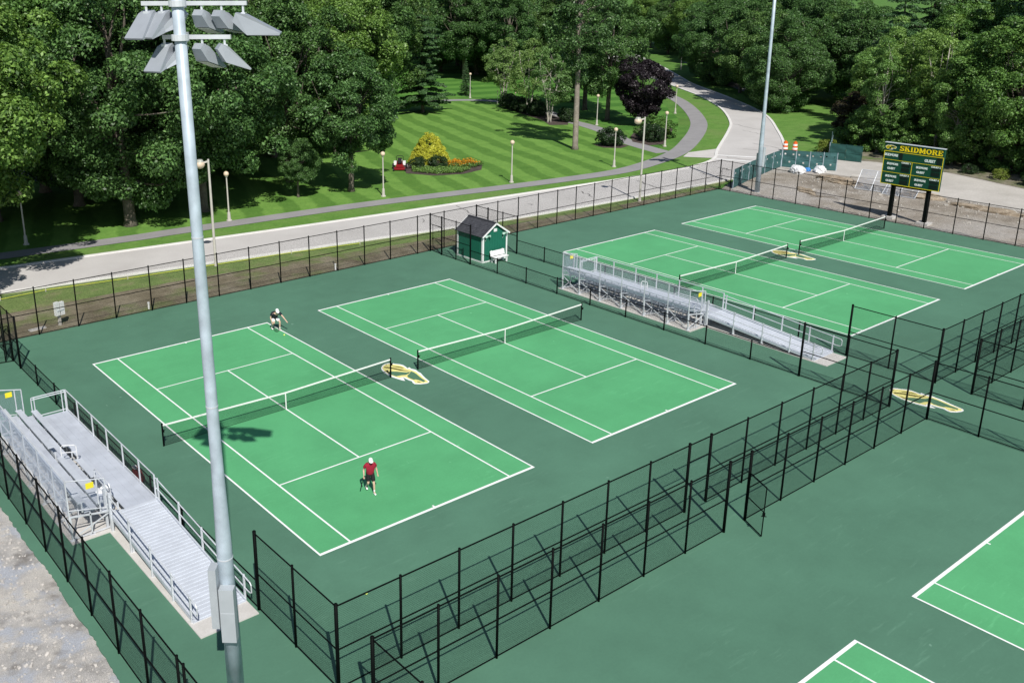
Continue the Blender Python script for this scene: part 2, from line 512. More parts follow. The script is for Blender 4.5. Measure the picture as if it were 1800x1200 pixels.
path_s = smooth_line([(-80, 59.6), (2, 49.3), (16.8, 47.9), (31.5, 46.7), (40.5, 45.5), (50.2, 43.9), (57.4, 42.9), (65.7, 42.2), (73, 43.4), (81.2, 46), (90, 50.7), (99.4, 56.6), (107, 62.4), (116.9, 71.6), (126, 81.5), (135, 94)])
def offset_line(c, w0, w1, x0, x1):
    out = []
    for i, p in enumerate(c):
        a = Vector(c[max(0, i-1)]); b = Vector(c[min(len(c)-1, i+1)])
        d = (b-a).normalized(); t = min(1, max(0, (p[0]-x0)/(x1-x0))); w = w0+(w1-w0)*t
        out.append((p[0]-d.y*w, p[1]+d.x*w))
    return out
path_n = offset_line(path_s, 2.0, 2.4, 50, 90)
strip_between('footpath', path_s, path_n, -0.05, M['path'], paired=True)
def offset_pair(c, w):
    l, r_ = [], []
    for i, p in enumerate(c):
        a = Vector(c[max(0, i-1)]); b = Vector(c[min(len(c)-1, i+1)])
        d = (b-a).normalized(); n_ = Vector((-d.y, d.x))
        l.append((p[0]+n_.x*w/2, p[1]+n_.y*w/2)); r_.append((p[0]-n_.x*w/2, p[1]-n_.y*w/2))
    return l, r_
bl, br = offset_pair(smooth_line([(79.2, 47.9), (82.0, 56.0), (86.4, 63.8), (88.9, 69.9), (90.6, 75.4), (95, 84), (99, 95), (96.5, 103.5), (88, 107.8), (70, 112)]), 2.3)
strip_between('footpath', br, bl, -0.056, M['path'])
sl2, sr2 = offset_pair(smooth_line([(186, 133), (172.5, 115.5), (160.5, 106.5), (148.5, 93.0), (139, 81.5)]), 2.6)
strip_between('footpath', [(x+4.2, y-3.0) for x, y in sr2], [(x+4.2, y-3.0) for x, y in sl2], -0.05, M['path'])
sheet('crossing_apron', [(78.6, 44.6), (81.6, 46.1), (86.5, 45.5), (80.7, 41.7)], -0.045, M['concrete'])
for k in range(2):
    sheet('crossing_line', [(80.2+k*2.2, 41.2+k*1.6), (80.6+k*2.2, 41.2+k*1.6), (83.2+k*3.2, 35.4+k*1.2), (82.8+k*3.2, 35.2+k*1.2)], -0.024, M['line'])
# verge between road and path, mown lawns, far lawn
vr, last = [], 0
rf_d = smooth_line(road_far, 6)
for q in path_s:
    d_ = [(rf_d[i][0]-q[0])**2+(rf_d[i][1]-q[1])**2 for i in range(last, len(rf_d))]
    last += d_.index(min(d_)); vr.append(rf_d[last])
strip_between('verge', vr, path_s, -0.075, M['verge'], paired=True)
sheet('lawn', [(-80, 61), (2.4, 50.5), (17.4, 49), (33, 48), (42.1, 46.8), (52, 45), (59.2, 44), (68, 43.8), (79, 48), (81.5, 57), (86, 65), (88, 71), (92, 83), (97, 95), (95, 104), (86, 107), (60, 109), (20, 110), (-80, 110)], -0.07, M['lawn'])
sheet('far_lawn', [(96, 110), (103, 98), (99, 84), (93, 73), (90, 64), (84, 56), (80.5, 50), (96, 59), (105, 66), (123, 84.5), (150, 118), (215, 190), (170, 240), (90, 190), (70, 120)], -0.068, M['lawn_far'])
sheet('right_lawn', [(88, 36.5), (120, 61), (135, 77), (180, 100), (170, 40), (118, 36), (104, 40)], -0.066, M['verge'])
sheet('parking_lot', [(8, 79), (24, 77.5), (30, 84), (26, 100), (-30, 112), (-30, 84)], -0.05, M['asphalt'])
sheet('far_road', [(150, 225), (186, 207), (197, 192), (204, 175), (214, 176), (208, 196), (196, 215), (160, 236)], -0.04, M['concrete'])
# bare strip behind the back fence
strip_between('bare_strip', [(-20, 30.2), (30, 30.2), (66.6, 30.2)], [(-20, 36.2), (10, 35.6), (30, 33.6), (50, 32.2), (66.6, 31.6)], -0.062, M['dirt_strip'])
strip_between('seeded_strip', [(-20, 36.0), (10, 35.4), (30, 33.4), (50, 32.0), (66.6, 31.4)], [(x, y) for x, y in road_near if -30 <= x <= 73], -0.066, M['seeded'])
# bare lot and gravel drive on the right
sheet('bare_lot', [(66.2, 30.4), (70, 31.8), (80, 33.4), (88, 35), (92, 31), (93, 20), (89, 8), (82, -8), (76, -60), (66.2, -60)], -0.058, M['lot'])
strip_between('gravel_drive', [(81.5, 40), (81.7, 33), (82.3, 27.9), (82.6, 24.8), (80.2, 14.8), (79.2, 7.2), (74, -30)], [(92, 44), (91, 36), (91.4, 32.5), (93, 28.3), (93, 21.3), (89.8, 11.4), (84, -30)], -0.05, M['drive'])
strip_between('weedy_bank', [(91.2, 36), (92.6, 30), (93.6, 24), (92.8, 19), (90.0, 11), (84.2, -30)], [(101, 38), (101, 32), (100.5, 24), (99, 14), (96, 2), (92, -30)], -0.045, M['bank'])
# gravel yard on the left of the courts
M['gravel'] = ground_mat('gravel_yard', [(0.28, (0.20, 0.185, 0.17)), (0.44, (0.40, 0.385, 0.365)), (0.58, (0.50, 0.48, 0.455)), (0.78, (0.66, 0.63, 0.59))], 1.1, 34, 0.55, 0.95, 1.0, 0.04,
                         big=[(0.33, (0.58, 0.55, 0.50), 0.5, 0.62), (0.7, (0.44, 0.46, 0.50), 0.50, 0.60), (0.5, (0.22, 0.205, 0.19), 0.58, 0.70)])
gm = MB()
gm.add([(-70, -70, -0.055), (-7.6, -70, -0.055), (-7.6, 36, -0.055), (-70, 36, -0.055)], [(0, 1, 2, 3)])
structure('gravel_yard', gm, M['gravel'])

# ---- court slab
rng = random.Random(5)
edge = []
y = -70.0
while y < 30.4:
    w_ = 0.05*math.sin(y*0.37)+0.03*math.sin(y*1.3+1)+rng.uniform(-.035, .035)
    edge.append((-8.28+w_, y)); y += 0.16
poly = edge + [(-8.4, 30.5), (66.12, 30.5), (66.12, -70)]
slab = MB(); slab.prism(poly, -0.12, 0.0)
sl = obj('court_surface', slab, M['court_dark'])
bm = bmesh.new(); bm.from_mesh(sl.data); bmesh.ops.triangulate(bm, faces=[f for f in bm.faces if len(f.verts) > 4], ngon_method='EAR_CLIP'); bm.to_mesh(sl.data); bm.free()
tag(sl, kind='structure')

CW, CL, LW = 10.97, 23.77, 0.075
def tennis_court(x0, y0):
    s = sheet('tennis_court', [(x0, y0), (x0+CW, y0), (x0+CW, y0+CL), (x0, y0+CL)], 0.004, M['court_light'])
    def ln(name, xa, ya, xb, yb):
        sheet(name, [(xa, ya), (xb, ya), (xb, yb), (xa, yb)], 0.008, M['line'], parent=s, kind=None)
    bw = 0.13
    ln('baseline', x0, y0, x0+CW, y0+bw)
    ln('baseline', x0, y0+CL-bw, x0+CW, y0+CL)
    for xa in (x0, x0+CW-LW): ln('sideline', xa, y0+bw, xa+LW, y0+CL-bw)
    for xa in (x0+1.372, x0+CW-1.372-LW): ln('singles_line', xa, y0+bw, xa+LW, y0+CL-bw)
    ym = y0+CL/2
    for yy in (ym-6.40, ym+6.40-LW): ln('service_line', x0+1.372+LW, yy, x0+CW-1.372-LW, yy+LW)
    ln('centre_line', x0+CW/2-LW/2, ym-6.40+LW, x0+CW/2+LW/2, ym+6.40-LW)
    ln('centre_mark', x0+CW/2-LW/2, y0+bw, x0+CW/2+LW/2, y0+bw+0.12)
    ln('centre_mark', x0+CW/2-LW/2, y0+CL-bw-0.12, x0+CW/2+LW/2, y0+CL-bw)
    return s
COURT_X = [0.0, 14.625, 36.989, 51.485]
for x_ in COURT_X: tennis_court(x_, 0.0)
for x_ in (0.036, 14.69): tennis_court(x_, -14.646-CL)

# ---- concrete pads under the bleachers
for dx in (0.0, 36.98):
    pm = MB()
    pm.prism([(-6.96+dx, 6.38), (-5.53+dx, 6.38), (-5.53+dx, -1.63), (-3.42+dx, -1.63), (-3.42+dx, 17.4), (-6.96+dx, 17.4)], 0.0, 0.035)
    structure('concrete_pad', pm, M['concrete'])

# ---- nets
M['net_tape'] = M['white_fabric']
def make_net(x0, label):
    t = thing('tennis_net', label, 'net', (x0+CW/2, 11.95, 0), 0, 'tennis nets strung across the four courts')
    hw = 6.40
    def top(x): return 0.914 + (1.07-0.914)*(abs(x)/hw)**1.0
    for s in (-1, 1):
        p = MB(); p.tube((s*hw, 0, 0), (s*hw, 0, 1.10), 0.042, n=10); p.sphere((s*hw, 0, 1.10), 0.045, 10, 4, zmin=0)
        po = obj('net_post', p, M['black'], t)
        w = MB(); w.box((s*hw+0.02, -0.07, 0.78), (0.05, 0.08, 0.12)); w.tube((s*hw+0.05, -0.07, 0.78), (s*hw+0.12, -0.07, 0.84), 0.01)
        obj('winder', w, M['black'], po)
    m = MB(); rr = 0.0027; px_ = 0.046
    n = int(2*hw/px_)
    for i in range(n+1):
        x = -hw+0.06+i*(2*hw-0.12)/n
        m.add([(x-rr, 0, 0.01), (x+rr, -rr, 0.01), (x+rr, rr, 0.01), (x-rr, 0, top(x)), (x+rr, -rr, top(x)), (x+rr, rr, top(x))], [(0,1,4,3),(1,2,5,4),(2,0,3,5)])
    for k in range(24):
        z = 0.02+k*px_
        for sgn in (-1, 1):
            x1 = hw-0.06
            xs = 0.0
            if z > 0.914:
                xs = (z-0.914)/(1.07-0.914)*hw
                if xs >= x1: continue
            a, b = sorted((sgn*xs, sgn*x1))
            m.add([(a, 0, z-rr), (a, -rr, z+rr), (a, rr, z+rr), (b, 0, z-rr), (b, -rr, z+rr), (b, rr, z+rr)], [(0,3,4,1),(1,4,5,2),(2,5,3,0)])
    # doubled cord in the upper part and the bottom rope
    tag(obj('net_mesh', m, M['net_black'], t), kind='stuff')
    b = MB(); b.path([(-hw, 0, 1.055), (0, 0, 0.90), (hw, 0, 1.055)], 0.006)
    tp = MB()
    seg = 16
    for i in range(seg):
        xa, xb = -hw+0.03+i*(2*hw-0.06)/seg, -hw+0.03+(i+1)*(2*hw-0.06)/seg
        za, zb = top(xa), top(xb)
        tp.add([(xa, -0.012, za-0.075), (xb, -0.012, zb-0.075), (xb, -0.012, zb), (xa, -0.012, za), (xa, 0.012, za-0.075), (xb, 0.012, zb-0.075), (xb, 0.012, zb), (xa, 0.012, za)],
               [(0,1,2,3),(5,4,7,6),(3,2,6,7),(1,0,4,5)])
    obj('head_tape', tp, M['white_fabric'], t)
    c = MB(); c.box((0, 0, 0.455), (0.052, 0.03, 0.905))
    obj('centre_strap', c, M['white_fabric'], t)
    r_ = MB(); r_.tube((-hw, 0, 0.018), (hw, 0, 0.018), 0.008, n=5)
    obj('bottom_rope', r_, M['net_black'], t)
    return t
make_net(COURT_X[0], 'low tennis net across the court with the two players')
make_net(COURT_X[1], 'low tennis net across the empty court beside the players\' court')
make_net(COURT_X[2], 'low tennis net across the court just behind the far bleachers')
make_net(COURT_X[3], 'low tennis net across the farthest court, below the scoreboard')

# ---- painted horse head emblems
M['emblem_yellow'] = simple('emblem_yellow', (0.80, 0.74, 0.27), 0.7, 0, 0.1, 3)
M['emblem_green'] = simple('emblem_green', (0.085, 0.19, 0.11), 0.7, 0, 0.1, 3)
M['emblem_olive'] = simple('emblem_olive', (0.10, 0.085, 0.01), 0.7, 0, 0.1, 3)
EMB = [('outline','line',[[(-0.55963, 1.651115), (-0.35144, 1.8527999999999998), (-0.06875999999999999, 1.99948), (0.146115, 1.9830750000000001), (0.319925, 1.844115), (0.40682999999999997, 1.6491850000000001), (0.57109, 1.4359199999999999), (0.636985, 1.2149349999999999), (0.608335, 0.960175), (0.55199, 0.6996249999999999), (0.7162499999999999, 0.7816500000000001), (0.6723199999999999, 0.541365), (0.742035, 0.37635), (0.7706850000000001, 0.232565), (0.7076549999999999, -0.029914999999999997), (0.7076549999999999, -0.269235), (0.5806399999999999, -0.64076), (0.484185, -0.9707899999999999), (0.42974999999999997, -1.243885), (0.375315, -1.4581149999999998), (0.22537999999999997, -1.5652300000000001), (0.062075, -1.5748799999999998), (-0.23779499999999998, -1.4475), (-0.45648999999999995, -1.243885), (-0.42593, -1.043165), (-0.340935, -0.855955), (-0.384865, -0.649445), (-0.402055, -0.37635), (-0.40491999999999995, -0.17080499999999998), (-0.589235, -0.6002299999999999), (-0.673275, -0.446795), (-0.76209, -0.08781499999999999), (-0.83849, 0.26248), (-0.831805, 0.608915), (-0.7859649999999999, 1.0470249999999999), (-0.69524, 1.39539)]]),
 ('head','emblem_yellow',[[(-0.518, 1.594), (-0.292, 1.796), (-0.07, 1.909), (0.11, 1.863), (0.261, 1.678), (0.442, 1.406), (0.518, 1.122), (0.488, 0.859), (0.444, 0.641), (0.548, 0.559), (0.578, 0.222), (0.623, 0.031), (0.549, -0.25), (0.491, -0.571), (0.377, -0.993), (0.321, -1.394), (0.207, -1.51), (-0.151, -1.374), (-0.353, -1.155), (-0.214, -0.852), (-0.276, -0.505), (-0.28, -0.201), (-0.455, -0.063), (-0.584, -0.112), (-0.689, 0.184), (-0.709, 0.442), (-0.717, 0.877), (-0.652, 1.26)]]),
 ('shade','emblem_green',[[(-0.478, 0.985), (-0.086, 0.562), (0.163, 0.266), (0.379, 0.225), (0.153, 0.065), (-0.095, 0.016), (-0.279, 0.113), (-0.603, 0.176), (-0.666, 0.469), (-0.672, 0.78)],[(0.431, 0.246), (0.469, 0.048), (0.441, -0.238), (0.36, -0.558), (0.289, -0.924), (0.242, -1.285), (0.077, -1.349), (0.046, -1.058), (-0.037, -0.802), (-0.144, -0.759), (-0.184, -0.506), (-0.178, -0.282), (-0.09, -0.109), (0.16, 0.028)]]),
 ('mane_stroke','emblem_olive',[[(-0.335, 1.671), (-0.079, 1.341), (0.132, 0.857), (0.357, 0.273), (0.024, 0.711), (-0.181, 1.2), (-0.413, 1.561)], [(0.068, 1.478), (0.263, 1.228), (0.384, 1.005), (0.37, 0.763), (0.25, 1.016), (0.048, 1.386)], [(-0.55, 1.273), (-0.532, 1.071), (-0.656, 0.706), (-0.661, 0.956)], [(-0.1, 1.868), (-0.01, 1.861), (-0.054, 1.767), (-0.123, 1.803)], [(-0.154, -1.077), (-0.053, -1.246), (-0.109, -1.289), (-0.196, -1.162)]])]
def emblem(cx, cy, rz, label):
    t = thing('court_emblem', label, 'emblem', (cx, cy, 0.002), rz, 'horse head emblems painted on the court')
    for i, (nm, mat, polys) in enumerate(EMB):
        for p in polys:
            s = sheet(nm, p, 0.004*(i+1), M[mat], parent=t, kind=None)
    return t
emblem(12.80, 11.70, 0.0, 'painted horse head emblem between the nets of the two near courts')
emblem(31.25, -7.30, 0.0, 'painted horse head emblem on the walkway seen through the black fences')
emblem(50.05, 11.90, 0.0, 'painted horse head emblem between the nets of the two far courts')
# ================================================================= FENCES
FH, FLOW = 2.97, 1.12
_chain = {}
def chain_mesh(w, h, pitch=0.056, r=0.00185, mat='mesh_black'):
    key = (round(w, 2), round(h, 2), mat)
    if key in _chain: return _chain[key]
    w, h = key[:2]
    m = MB()
    step = pitch*math.sqrt(2)
    def seg(x0, z0, x1, z1, yo):
        L_ = math.hypot(x1-x0, z1-z0)
        k = max(1, int(round(L_/0.6)))
        dx, dz = (x1-x0)/L_, (z1-z0)/L_
        nx, nz = -dz, dx
        for i in range(k):
            a, b = i/k, (i+1)/k
            vs_ = []
            for t in (a, b):
                x, z = x0+(x1-x0)*t, z0+(z1-z0)*t
                vs_ += [(x+nx*r, yo-r*0.6, z+nz*r), (x-nx*r, yo-r*0.6, z-nz*r), (x, yo+r, z)]
            m.add(vs_, [(0,1,4,3),(1,2,5,4),(2,0,3,5)])
    c = -h + step/2
    while c < w:
        xa, xb = max(0, c), min(w, h+c)
        if xb-xa > 0.03:
            seg(xa, xa-c, xb, xb-c, r)
            seg(xa, h-(xa-c), xb, h-(xb-c), -r)
        c += step
    me = m.mesh('chain_link')
    me.materials.append(M[mat])
    _chain[key] = me
    return me

_post = {}
def post_mesh(h, r):
    key = (h, r)
    if key not in _post:
        m = MB(); m.tube((0, 0, 0), (0, 0, h), r, n=10); m.sphere((0, 0, h), r*1.12, 10, 4, zmin=0, sq=(1, 1, 0.8))
        me = m.mesh('post'); me.materials.append(M['black'])
        me.polygons.foreach_set('use_smooth', [len(p.vertices) == 4 for p in me.polygons])
        _post[key] = me
    return _post[key]

def fence(p0, p1, label, h=FH, spacing=2.37, stops=None, openings=(), ends=(True, True), mid=True, group=None):
    """chain-link run from p0 to p1; openings: list of (s0,s1) gate gaps along the run, with a header panel above"""
    p0, p1 = Vector((p0[0], p0[1], 0)), Vector((p1[0], p1[1], 0))
    L_ = (p1-p0).length
    rz = math.atan2(p1.y-p0.y, p1.x-p0.x)
    t = thing('chain_link_fence', label, 'fence', p0, rz, group)
    if stops is None:
        cuts = [0.0] + [v for o in openings for v in o] + [L_]
        stops = []
        for a, b in zip(cuts, cuts[1:]):
            if (a, b) in openings: continue
            n = max(1, int(round((b-a)/spacing)))
            for i in range(n+1):
                s = a+(b-a)*i/n
                if not stops or abs(s-stops[-1]) > 0.05: stops.append(s)
    big = {round(v, 3) for o in openings for v in o}
    for i, s in enumerate(stops):
        endp = (i == 0 and ends[0]) or (i == len(stops)-1 and ends[1]) or round(s, 3) in big
        if (i == 0 and not ends[0]) or (i == len(stops)-1 and not ends[1]): continue
        link('post', post_mesh(h+0.03, 0.060 if endp else 0.042), None, t, (s, 0, 0))
    def rail(z, a, b, r=0.02):
        m = MB(); m.tube((a, 0, z), (b, 0, z), r, n=6); obj('rail', m, M['black'], t)
    rail(h-0.03, 0, L_, 0.026)
    gaps = list(openings)
    runs, last = [], 0.0
    for a, b in gaps:
        runs.append((last, a)); last = b
    runs.append((last, L_))
    for a, b in runs:
        if mid: rail(h*0.5-0.06, a, b, 0.025)
        rail(0.07, a, b, 0.022)
    for a, b in zip(stops, stops[1:]):
        op = [(x, y_) for x, y_ in gaps if abs(a-x) < 0.02 and abs(b-y_) < 0.02]
        if op:
            rail(2.18, a, b, 0.021)
            link('chain_link', chain_mesh(b-a-0.1, h-2.2-0.03), None, t, (a+0.05, 0, 2.2))
        else:
            link('chain_link', chain_mesh(b-a-0.06, h-0.08), None, t, (a+0.03, 0, 0.04))
    return t

def gate(hinge, ang, w, label, h=2.12):
    t = thing('fence_gate', label, 'gate', (hinge[0], hinge[1], 0), ang)
    f = MB(); r = 0.022
    f.tube((0.06, 0, 0.06), (0.06, 0, h), r, n=6); f.tube((w, 0, 0.06), (w, 0, h), r, n=6)
    for z in (0.06, 1.08, h): f.tube((0.06, 0, z), (w, 0, z), r, n=6)
    obj('frame', f, M['black'], t)
    link('chain_link', chain_mesh(w-0.08, h-0.08), None, t, (0.07, 0, 0.08))
    l = MB(); l.tube((w-0.02, -0.09, 0.92), (w+0.05, 0.09, 0.92), 0.018, n=6); l.box((w, 0, 1.0), (0.06, 0.09, 0.14))
    obj('latch', l, M['black'], t)
    for z in (0.3, 1.85):
        hg = MB(); hg.box((0.03, 0, z), (0.08, 0.06, 0.08)); obj('hinge', hg, M['black'], t)
    return t

XA, XB, XC, XD, XO = -3.30, 29.08, 33.80, 66.0, -7.87
YF1, YF2, YB = -6.35, -8.20, 30.40
GO = (16.35, 17.71)     # gate opening measured from the left end of the front runs
fence((XA, YB), (XB, YB), 'tall black chain link fence between the two near courts and the road', stops=[0] + [2.47+2.37*i for i in range(12)] + [XB-XA-1.25, XB-XA])
fence((XB, YB), (XC, YB), 'short black chain link fence closing the gap behind the green shed', stops=[0.03, 1.38, XC-XB-0.03], ends=(False, False))
fence((XC, YB), (XD, YB), 'tall black chain link fence between the two far courts and the road', stops=None, ends=(True, True))
fence((XD, YB), (XD, YF1), 'tall black chain link fence in front of the scoreboard and bare lot', openings=[], stops=[0, 1.3] + [1.3+2.4*i for i in range(1, 15)] + [YB-YF1], ends=(False, True))
gate((XD+0.02, YB-0.1), R(-90), 1.15, 'closed narrow fence gate at the far corner by the road')
fence((XA, YB), (XA, 25.6), 'tall black fence section with gate posts at the back left corner', openings=[], stops=[0, 2.02, 3.45, YB-25.6], ends=(False, True))
gate((XA-0.02, YB-2.1), R(253), 1.3, 'open black gate leaf at the back left corner, left one of the pair')
gate((XA-0.02, YB-3.5), R(171), 1.3, 'open black gate leaf at the back left corner, nearest the low fence')
fence((XA, 25.6), (XA, -1.42), 'long low black fence beside the near bleachers', h=FLOW, spacing=2.99, mid=False, ends=(False, False))
fence((XA, -1.42), (XA, YF1), 'tall black fence corner piece at the foot of the near ramp', stops=[0, 2.44, YF1*-1-1.42], ends=(True, True))
fence((XO, 32.0), (XO, -13.0), 'tall black chain link fence along the gravel yard', stops=[0, 1.2] + [1.2+2.42*i for i in range(1, 15)] + [37.58, 38.0, 40.4, 42.8, 45.0])
fence((XA, YF1), (XB, YF1), 'tall black fence in front of the near courts, inner of two parallel runs', openings=[GO], ends=(False, True))
fence((XC, YF1), (XD, YF1), 'tall black fence in front of the far courts, inner of two parallel runs', spacing=2.34)
fence((XA, YF2), (XB, YF2), 'tall black fence with an open gate, outer of two parallel runs', openings=[GO])
gate((XA+GO[1]-0.03, YF2-0.02), R(244), 1.22, 'open black gate swung out from the front fence')
fence((XC, YF2), (XD, YF2), 'tall black fence at the right edge, outer of two parallel runs')
fence((XB, YF1), (XB, -1.42), 'tall black fence piece left of the foot of the far ramp', stops=[0, 2.45, 4.93], ends=(False, True))
fence((XB, -1.42), (XB, 25.6), 'long low black fence between the near courts and the far bleachers', h=FLOW, spacing=3.0, mid=False, ends=(False, False))
fence((XB, 25.6), (XB, YB), 'tall black fence piece beside the green shed, near court side', stops=[0, 1.66, 3.38, 4.8], openings=[(3.38, 4.8)], ends=(True, False))
fence((XC, YF1), (XC, -1.42), 'tall black fence piece right of the foot of the far ramp', stops=[0, 2.5, 4.93], ends=(False, True))
fence((XC, -1.42), (XC, 25.6), 'long low black fence between the far bleachers and the far courts', h=FLOW, spacing=3.0, mid=False, ends=(False, False))
fence((XC, 25.6), (XC, YB), 'tall black fence piece behind the green shed, far court side', stops=[0, 1.66, 3.4, 4.8], openings=[(3.4, 4.8)], ends=(True, False))
gate((XB+0.03, 29.0), R(84), 1.3, 'closed black gate between the roadside fence and the green shed')
fence((XA, YF2), (XA, -24.0), 'tall black fence running out of the bottom edge of the picture', ends=(False, True))
fence((XB, YF2), (XB, -22.5), 'tall black fence in front of the walkway emblem, running to the right edge', spacing=2.4, ends=(False, True))
fence((XC, YF2), (XC, -17.8), 'tall black fence behind the walkway emblem at the right edge', spacing=2.4, ends=(False, True))

# ================================================================= BLEACHERS
M['mesh_galv'] = simple('mesh_galvanised', (0.30, 0.35, 0.43), 0.55, 0.1, 0.1, 5.0, spec=0.3)
def panel_mesh(parent, p0, p1, zb, zt, mat='mesh_galv'):
    """chain-link infill between two points, galvanised"""
    p0, p1 = Vector(p0), Vector(p1)
    L_ = (p1-p0).length
    me = chain_mesh(L_, zt-zb, 0.046, 0.0026, mat)
    o = link('mesh_panel', me, None, parent, (p0.x, p0.y, zb), math.atan2(p1.y-p0.y, p1.x-p0.x))
    return o
M['sign_yellow'] = simple('sign_yellow', (0.80, 0.70, 0.03), 0.6, 0, 0.05, 3)
M['white_plastic'] = simple('white_plastic', (0.75, 0.76, 0.77), 0.5, 0, 0.05, 4)
def make_bleacher(dx, label):
    t = thing('bleacher', label, 'bleacher', (-5.0+dx, 11.9, 0.035), 0, 'metal bleachers with a ramp')
    ox, oy = 5.0, -11.9
    Y0, Y1 = 6.6+oy, 17.15+oy
    DZ = 0.60
    G, A = M['galv'], M['alu']
    # walkway deck of long planks
    xs = [-3.52, -3.83, -4.14, -4.45, -4.76]
    for a, b in zip(xs, xs[1:]):
        m = MB(); m.box(((a+b)/2+ox, (Y0+Y1)/2, DZ-0.02), (0.306, Y1-Y0, 0.045)); obj('deck_plank', m, M['alu_deck'], t)
    e = MB(); e.box((-3.50+ox, (Y0+Y1)/2, DZ-0.07), (0.03, Y1-Y0, 0.16)); obj('deck_edge', e, A, t)
    # rows: footboards and seats, with the wheelchair bay left open at the near end of the first row
    rows = [(-5.02, 1.02, -4.89, 0.60), (-5.70, 1.24, -5.38, 0.80), (-6.38, 1.46, -6.04, 1.00)]
    for k, (sx, sz, fx, fz) in enumerate(rows):
        y0 = Y0+0.05
        if k == 0:
            spans = [(12.6+oy, Y1-0.05), (9.2+oy, 11.0+oy)]
        elif k == 1:
            spans = [(12.4+oy, Y1-0.05), (y0, 11.2+oy)]
        else:
            spans = [(y0, Y1-0.05)]
        for a, b in spans:
            m = MB(); m.box((sx+ox, (a+b)/2, sz), (0.26, b-a, 0.045)); s = obj('seat_plank', m, A, t)
            for q in (a, b):
                c = MB(); c.box((sx+ox, q, sz-0.005), (0.275, 0.03, 0.065)); obj('end_cap', c, A, s)
        if k > 0:
            for off in (-0.14, 0.12):
                m = MB(); m.box((fx+off+ox, (y0+Y1-0.05)/2, fz), (0.245, Y1-y0-0.05, 0.04)); obj('foot_plank', m, M['alu_deck'], t)
        if k > 0:
            m = MB(); m.box((fx-0.27+ox+0.0, (y0+Y1-0.05)/2, fz+0.12), (0.02, Y1-y0-0.05, 0.16)); obj('riser_plank', m, M['alu_deck'], t)
    # frames
    fy = [17.1, 15.56, 13.74, 11.89, 10.03, 8.2, 6.63]
    for y_ in fy:
        y_ += oy
        fr = MB()
        fr.bar((-6.85+ox, y_, 0), (-6.85+ox, y_, 1.0), 0.06, 0.06, up=(1, 0, 0))
        for xx, hh in ((-6.1, 0.95), (-5.3, 0.74), (-4.7, 0.56), (-3.56, 0.56)):
            fr.bar((xx+ox, y_, 0), (xx+ox, y_, hh), 0.05, 0.05, up=(1, 0, 0))
        fr.bar((-6.85+ox, y_, 1.0), (-5.3+ox, y_, 0.72), 0.05, 0.06)
        fr.bar((-5.3+ox, y_, 0.72), (-4.7+ox, y_, 0.54), 0.05, 0.06)
        fr.bar((-4.75+ox, y_, 0.545), (-3.54+ox, y_, 0.545), 0.05, 0.06)
        fr.bar((-6.85+ox, y_, 0.06), (-3.6+ox, y_, 0.06), 0.05, 0.05)
        fr.bar((-6.8+ox, y_, 0.1), (-5.35+ox, y_, 0.7), 0.04, 0.04)
        for (sx, sz, _, _) in rows:
            fr.bar((sx+ox, y_, sz-0.40), (sx+ox, y_, sz-0.02), 0.05, 0.05, up=(1, 0, 0))
        for xx in (-6.85, -6.1, -4.7, -3.56):
            fr.box((xx+ox, y_, 0.012), (0.2, 0.16, 0.024))
        obj('support_frame', fr, G, t)
        bp = MB(); bp.bar((-6.88+ox, y_+0.01, 0.5), (-6.88+ox, y_+0.01, 2.53), 0.05, 0.05, up=(1, 0, 0))
        obj('back_post', bp, G, t)
    # cross braces at the back
    for a, b in zip(fy, fy[1:]):
        cb = MB()
        cb.bar((-6.82+ox, a+oy-0.06, 0.88), (-6.82+ox, b+oy+0.06, 0.08), 0.035, 0.035)
        if (fy.index(a) % 2) == 0:
            cb.bar((-6.78+ox, a+oy-0.06, 0.08), (-5.4+ox, b+oy+0.06, 0.6), 0.035, 0.035)
        obj('cross_brace', cb, G, t)
    for z_ in (2.53, 1.62):
        m = MB(); m.tube((-6.88+ox, Y0, z_), (-6.88+ox, Y1, z_), 0.026, n=8); obj('back_rail', m, G, t)
    for a, b in zip(fy, fy[1:]):
        panel_mesh(t, (-6.90+ox, b+oy+0.04, 0), (-6.90+ox, a+oy-0.04, 0), 1.02, 2.5)
    # end guards
    for ye, ysg in ((Y1+0.02, 1), (Y0-0.02, 0)):
        m = MB(); m.tube((-6.88+ox, ye, 2.53), (-5.45+ox, ye, 2.2), 0.026, n=8); m.tube((-5.45+ox, ye, 2.2), (-5.45+ox, ye, 0.75), 0.026, n=8)
        m.tube((-5.75+ox, ye, 2.26), (-5.75+ox, ye, 1.2), 0.026, n=8)
        m.tube((-6.88+ox, ye, 1.3), (-5.45+ox, ye, 0.95), 0.02, n=8)
        obj('end_guard', m, G, t)
        sg = MB(); sg.box((-6.02+ox, ye-0.03, 2.10), (0.30, 0.012, 0.24)); obj('warning_sign', sg, M['sign_yellow'], t)
        panel_mesh(t, (-6.82+ox, ye, 0), (-5.47+ox, ye, 0), 1.15, 2.2)
    m = MB(); zt = DZ+1.07
    for z_ in (zt, zt-0.10): m.tube((-3.53+ox, Y1, z_), (-5.05+ox, Y1, z_), 0.026, n=8)
    m.tube((-3.53+ox, Y1, DZ+0.1), (-4.9+ox, Y1, DZ+0.1), 0.022, n=8)
    for xx in (-3.53, -3.68, -4.95, -5.08): m.tube((xx+ox, Y1, 0.1), (xx+ox, Y1, zt), 0.026, n=8)
    obj('walkway_end_rail', m, G, t)
    # court-side guard rail
    ry = [17.12, 15.55, 13.60, 11.83, 10.0, 8.2, 6.62]
    for y_ in ry:
        m = MB(); m.bar((-3.49+ox, y_+oy, 0.0), (-3.49+ox, y_+oy, zt), 0.055, 0.055, up=(1, 0, 0)); obj('guard_post', m, G, t)
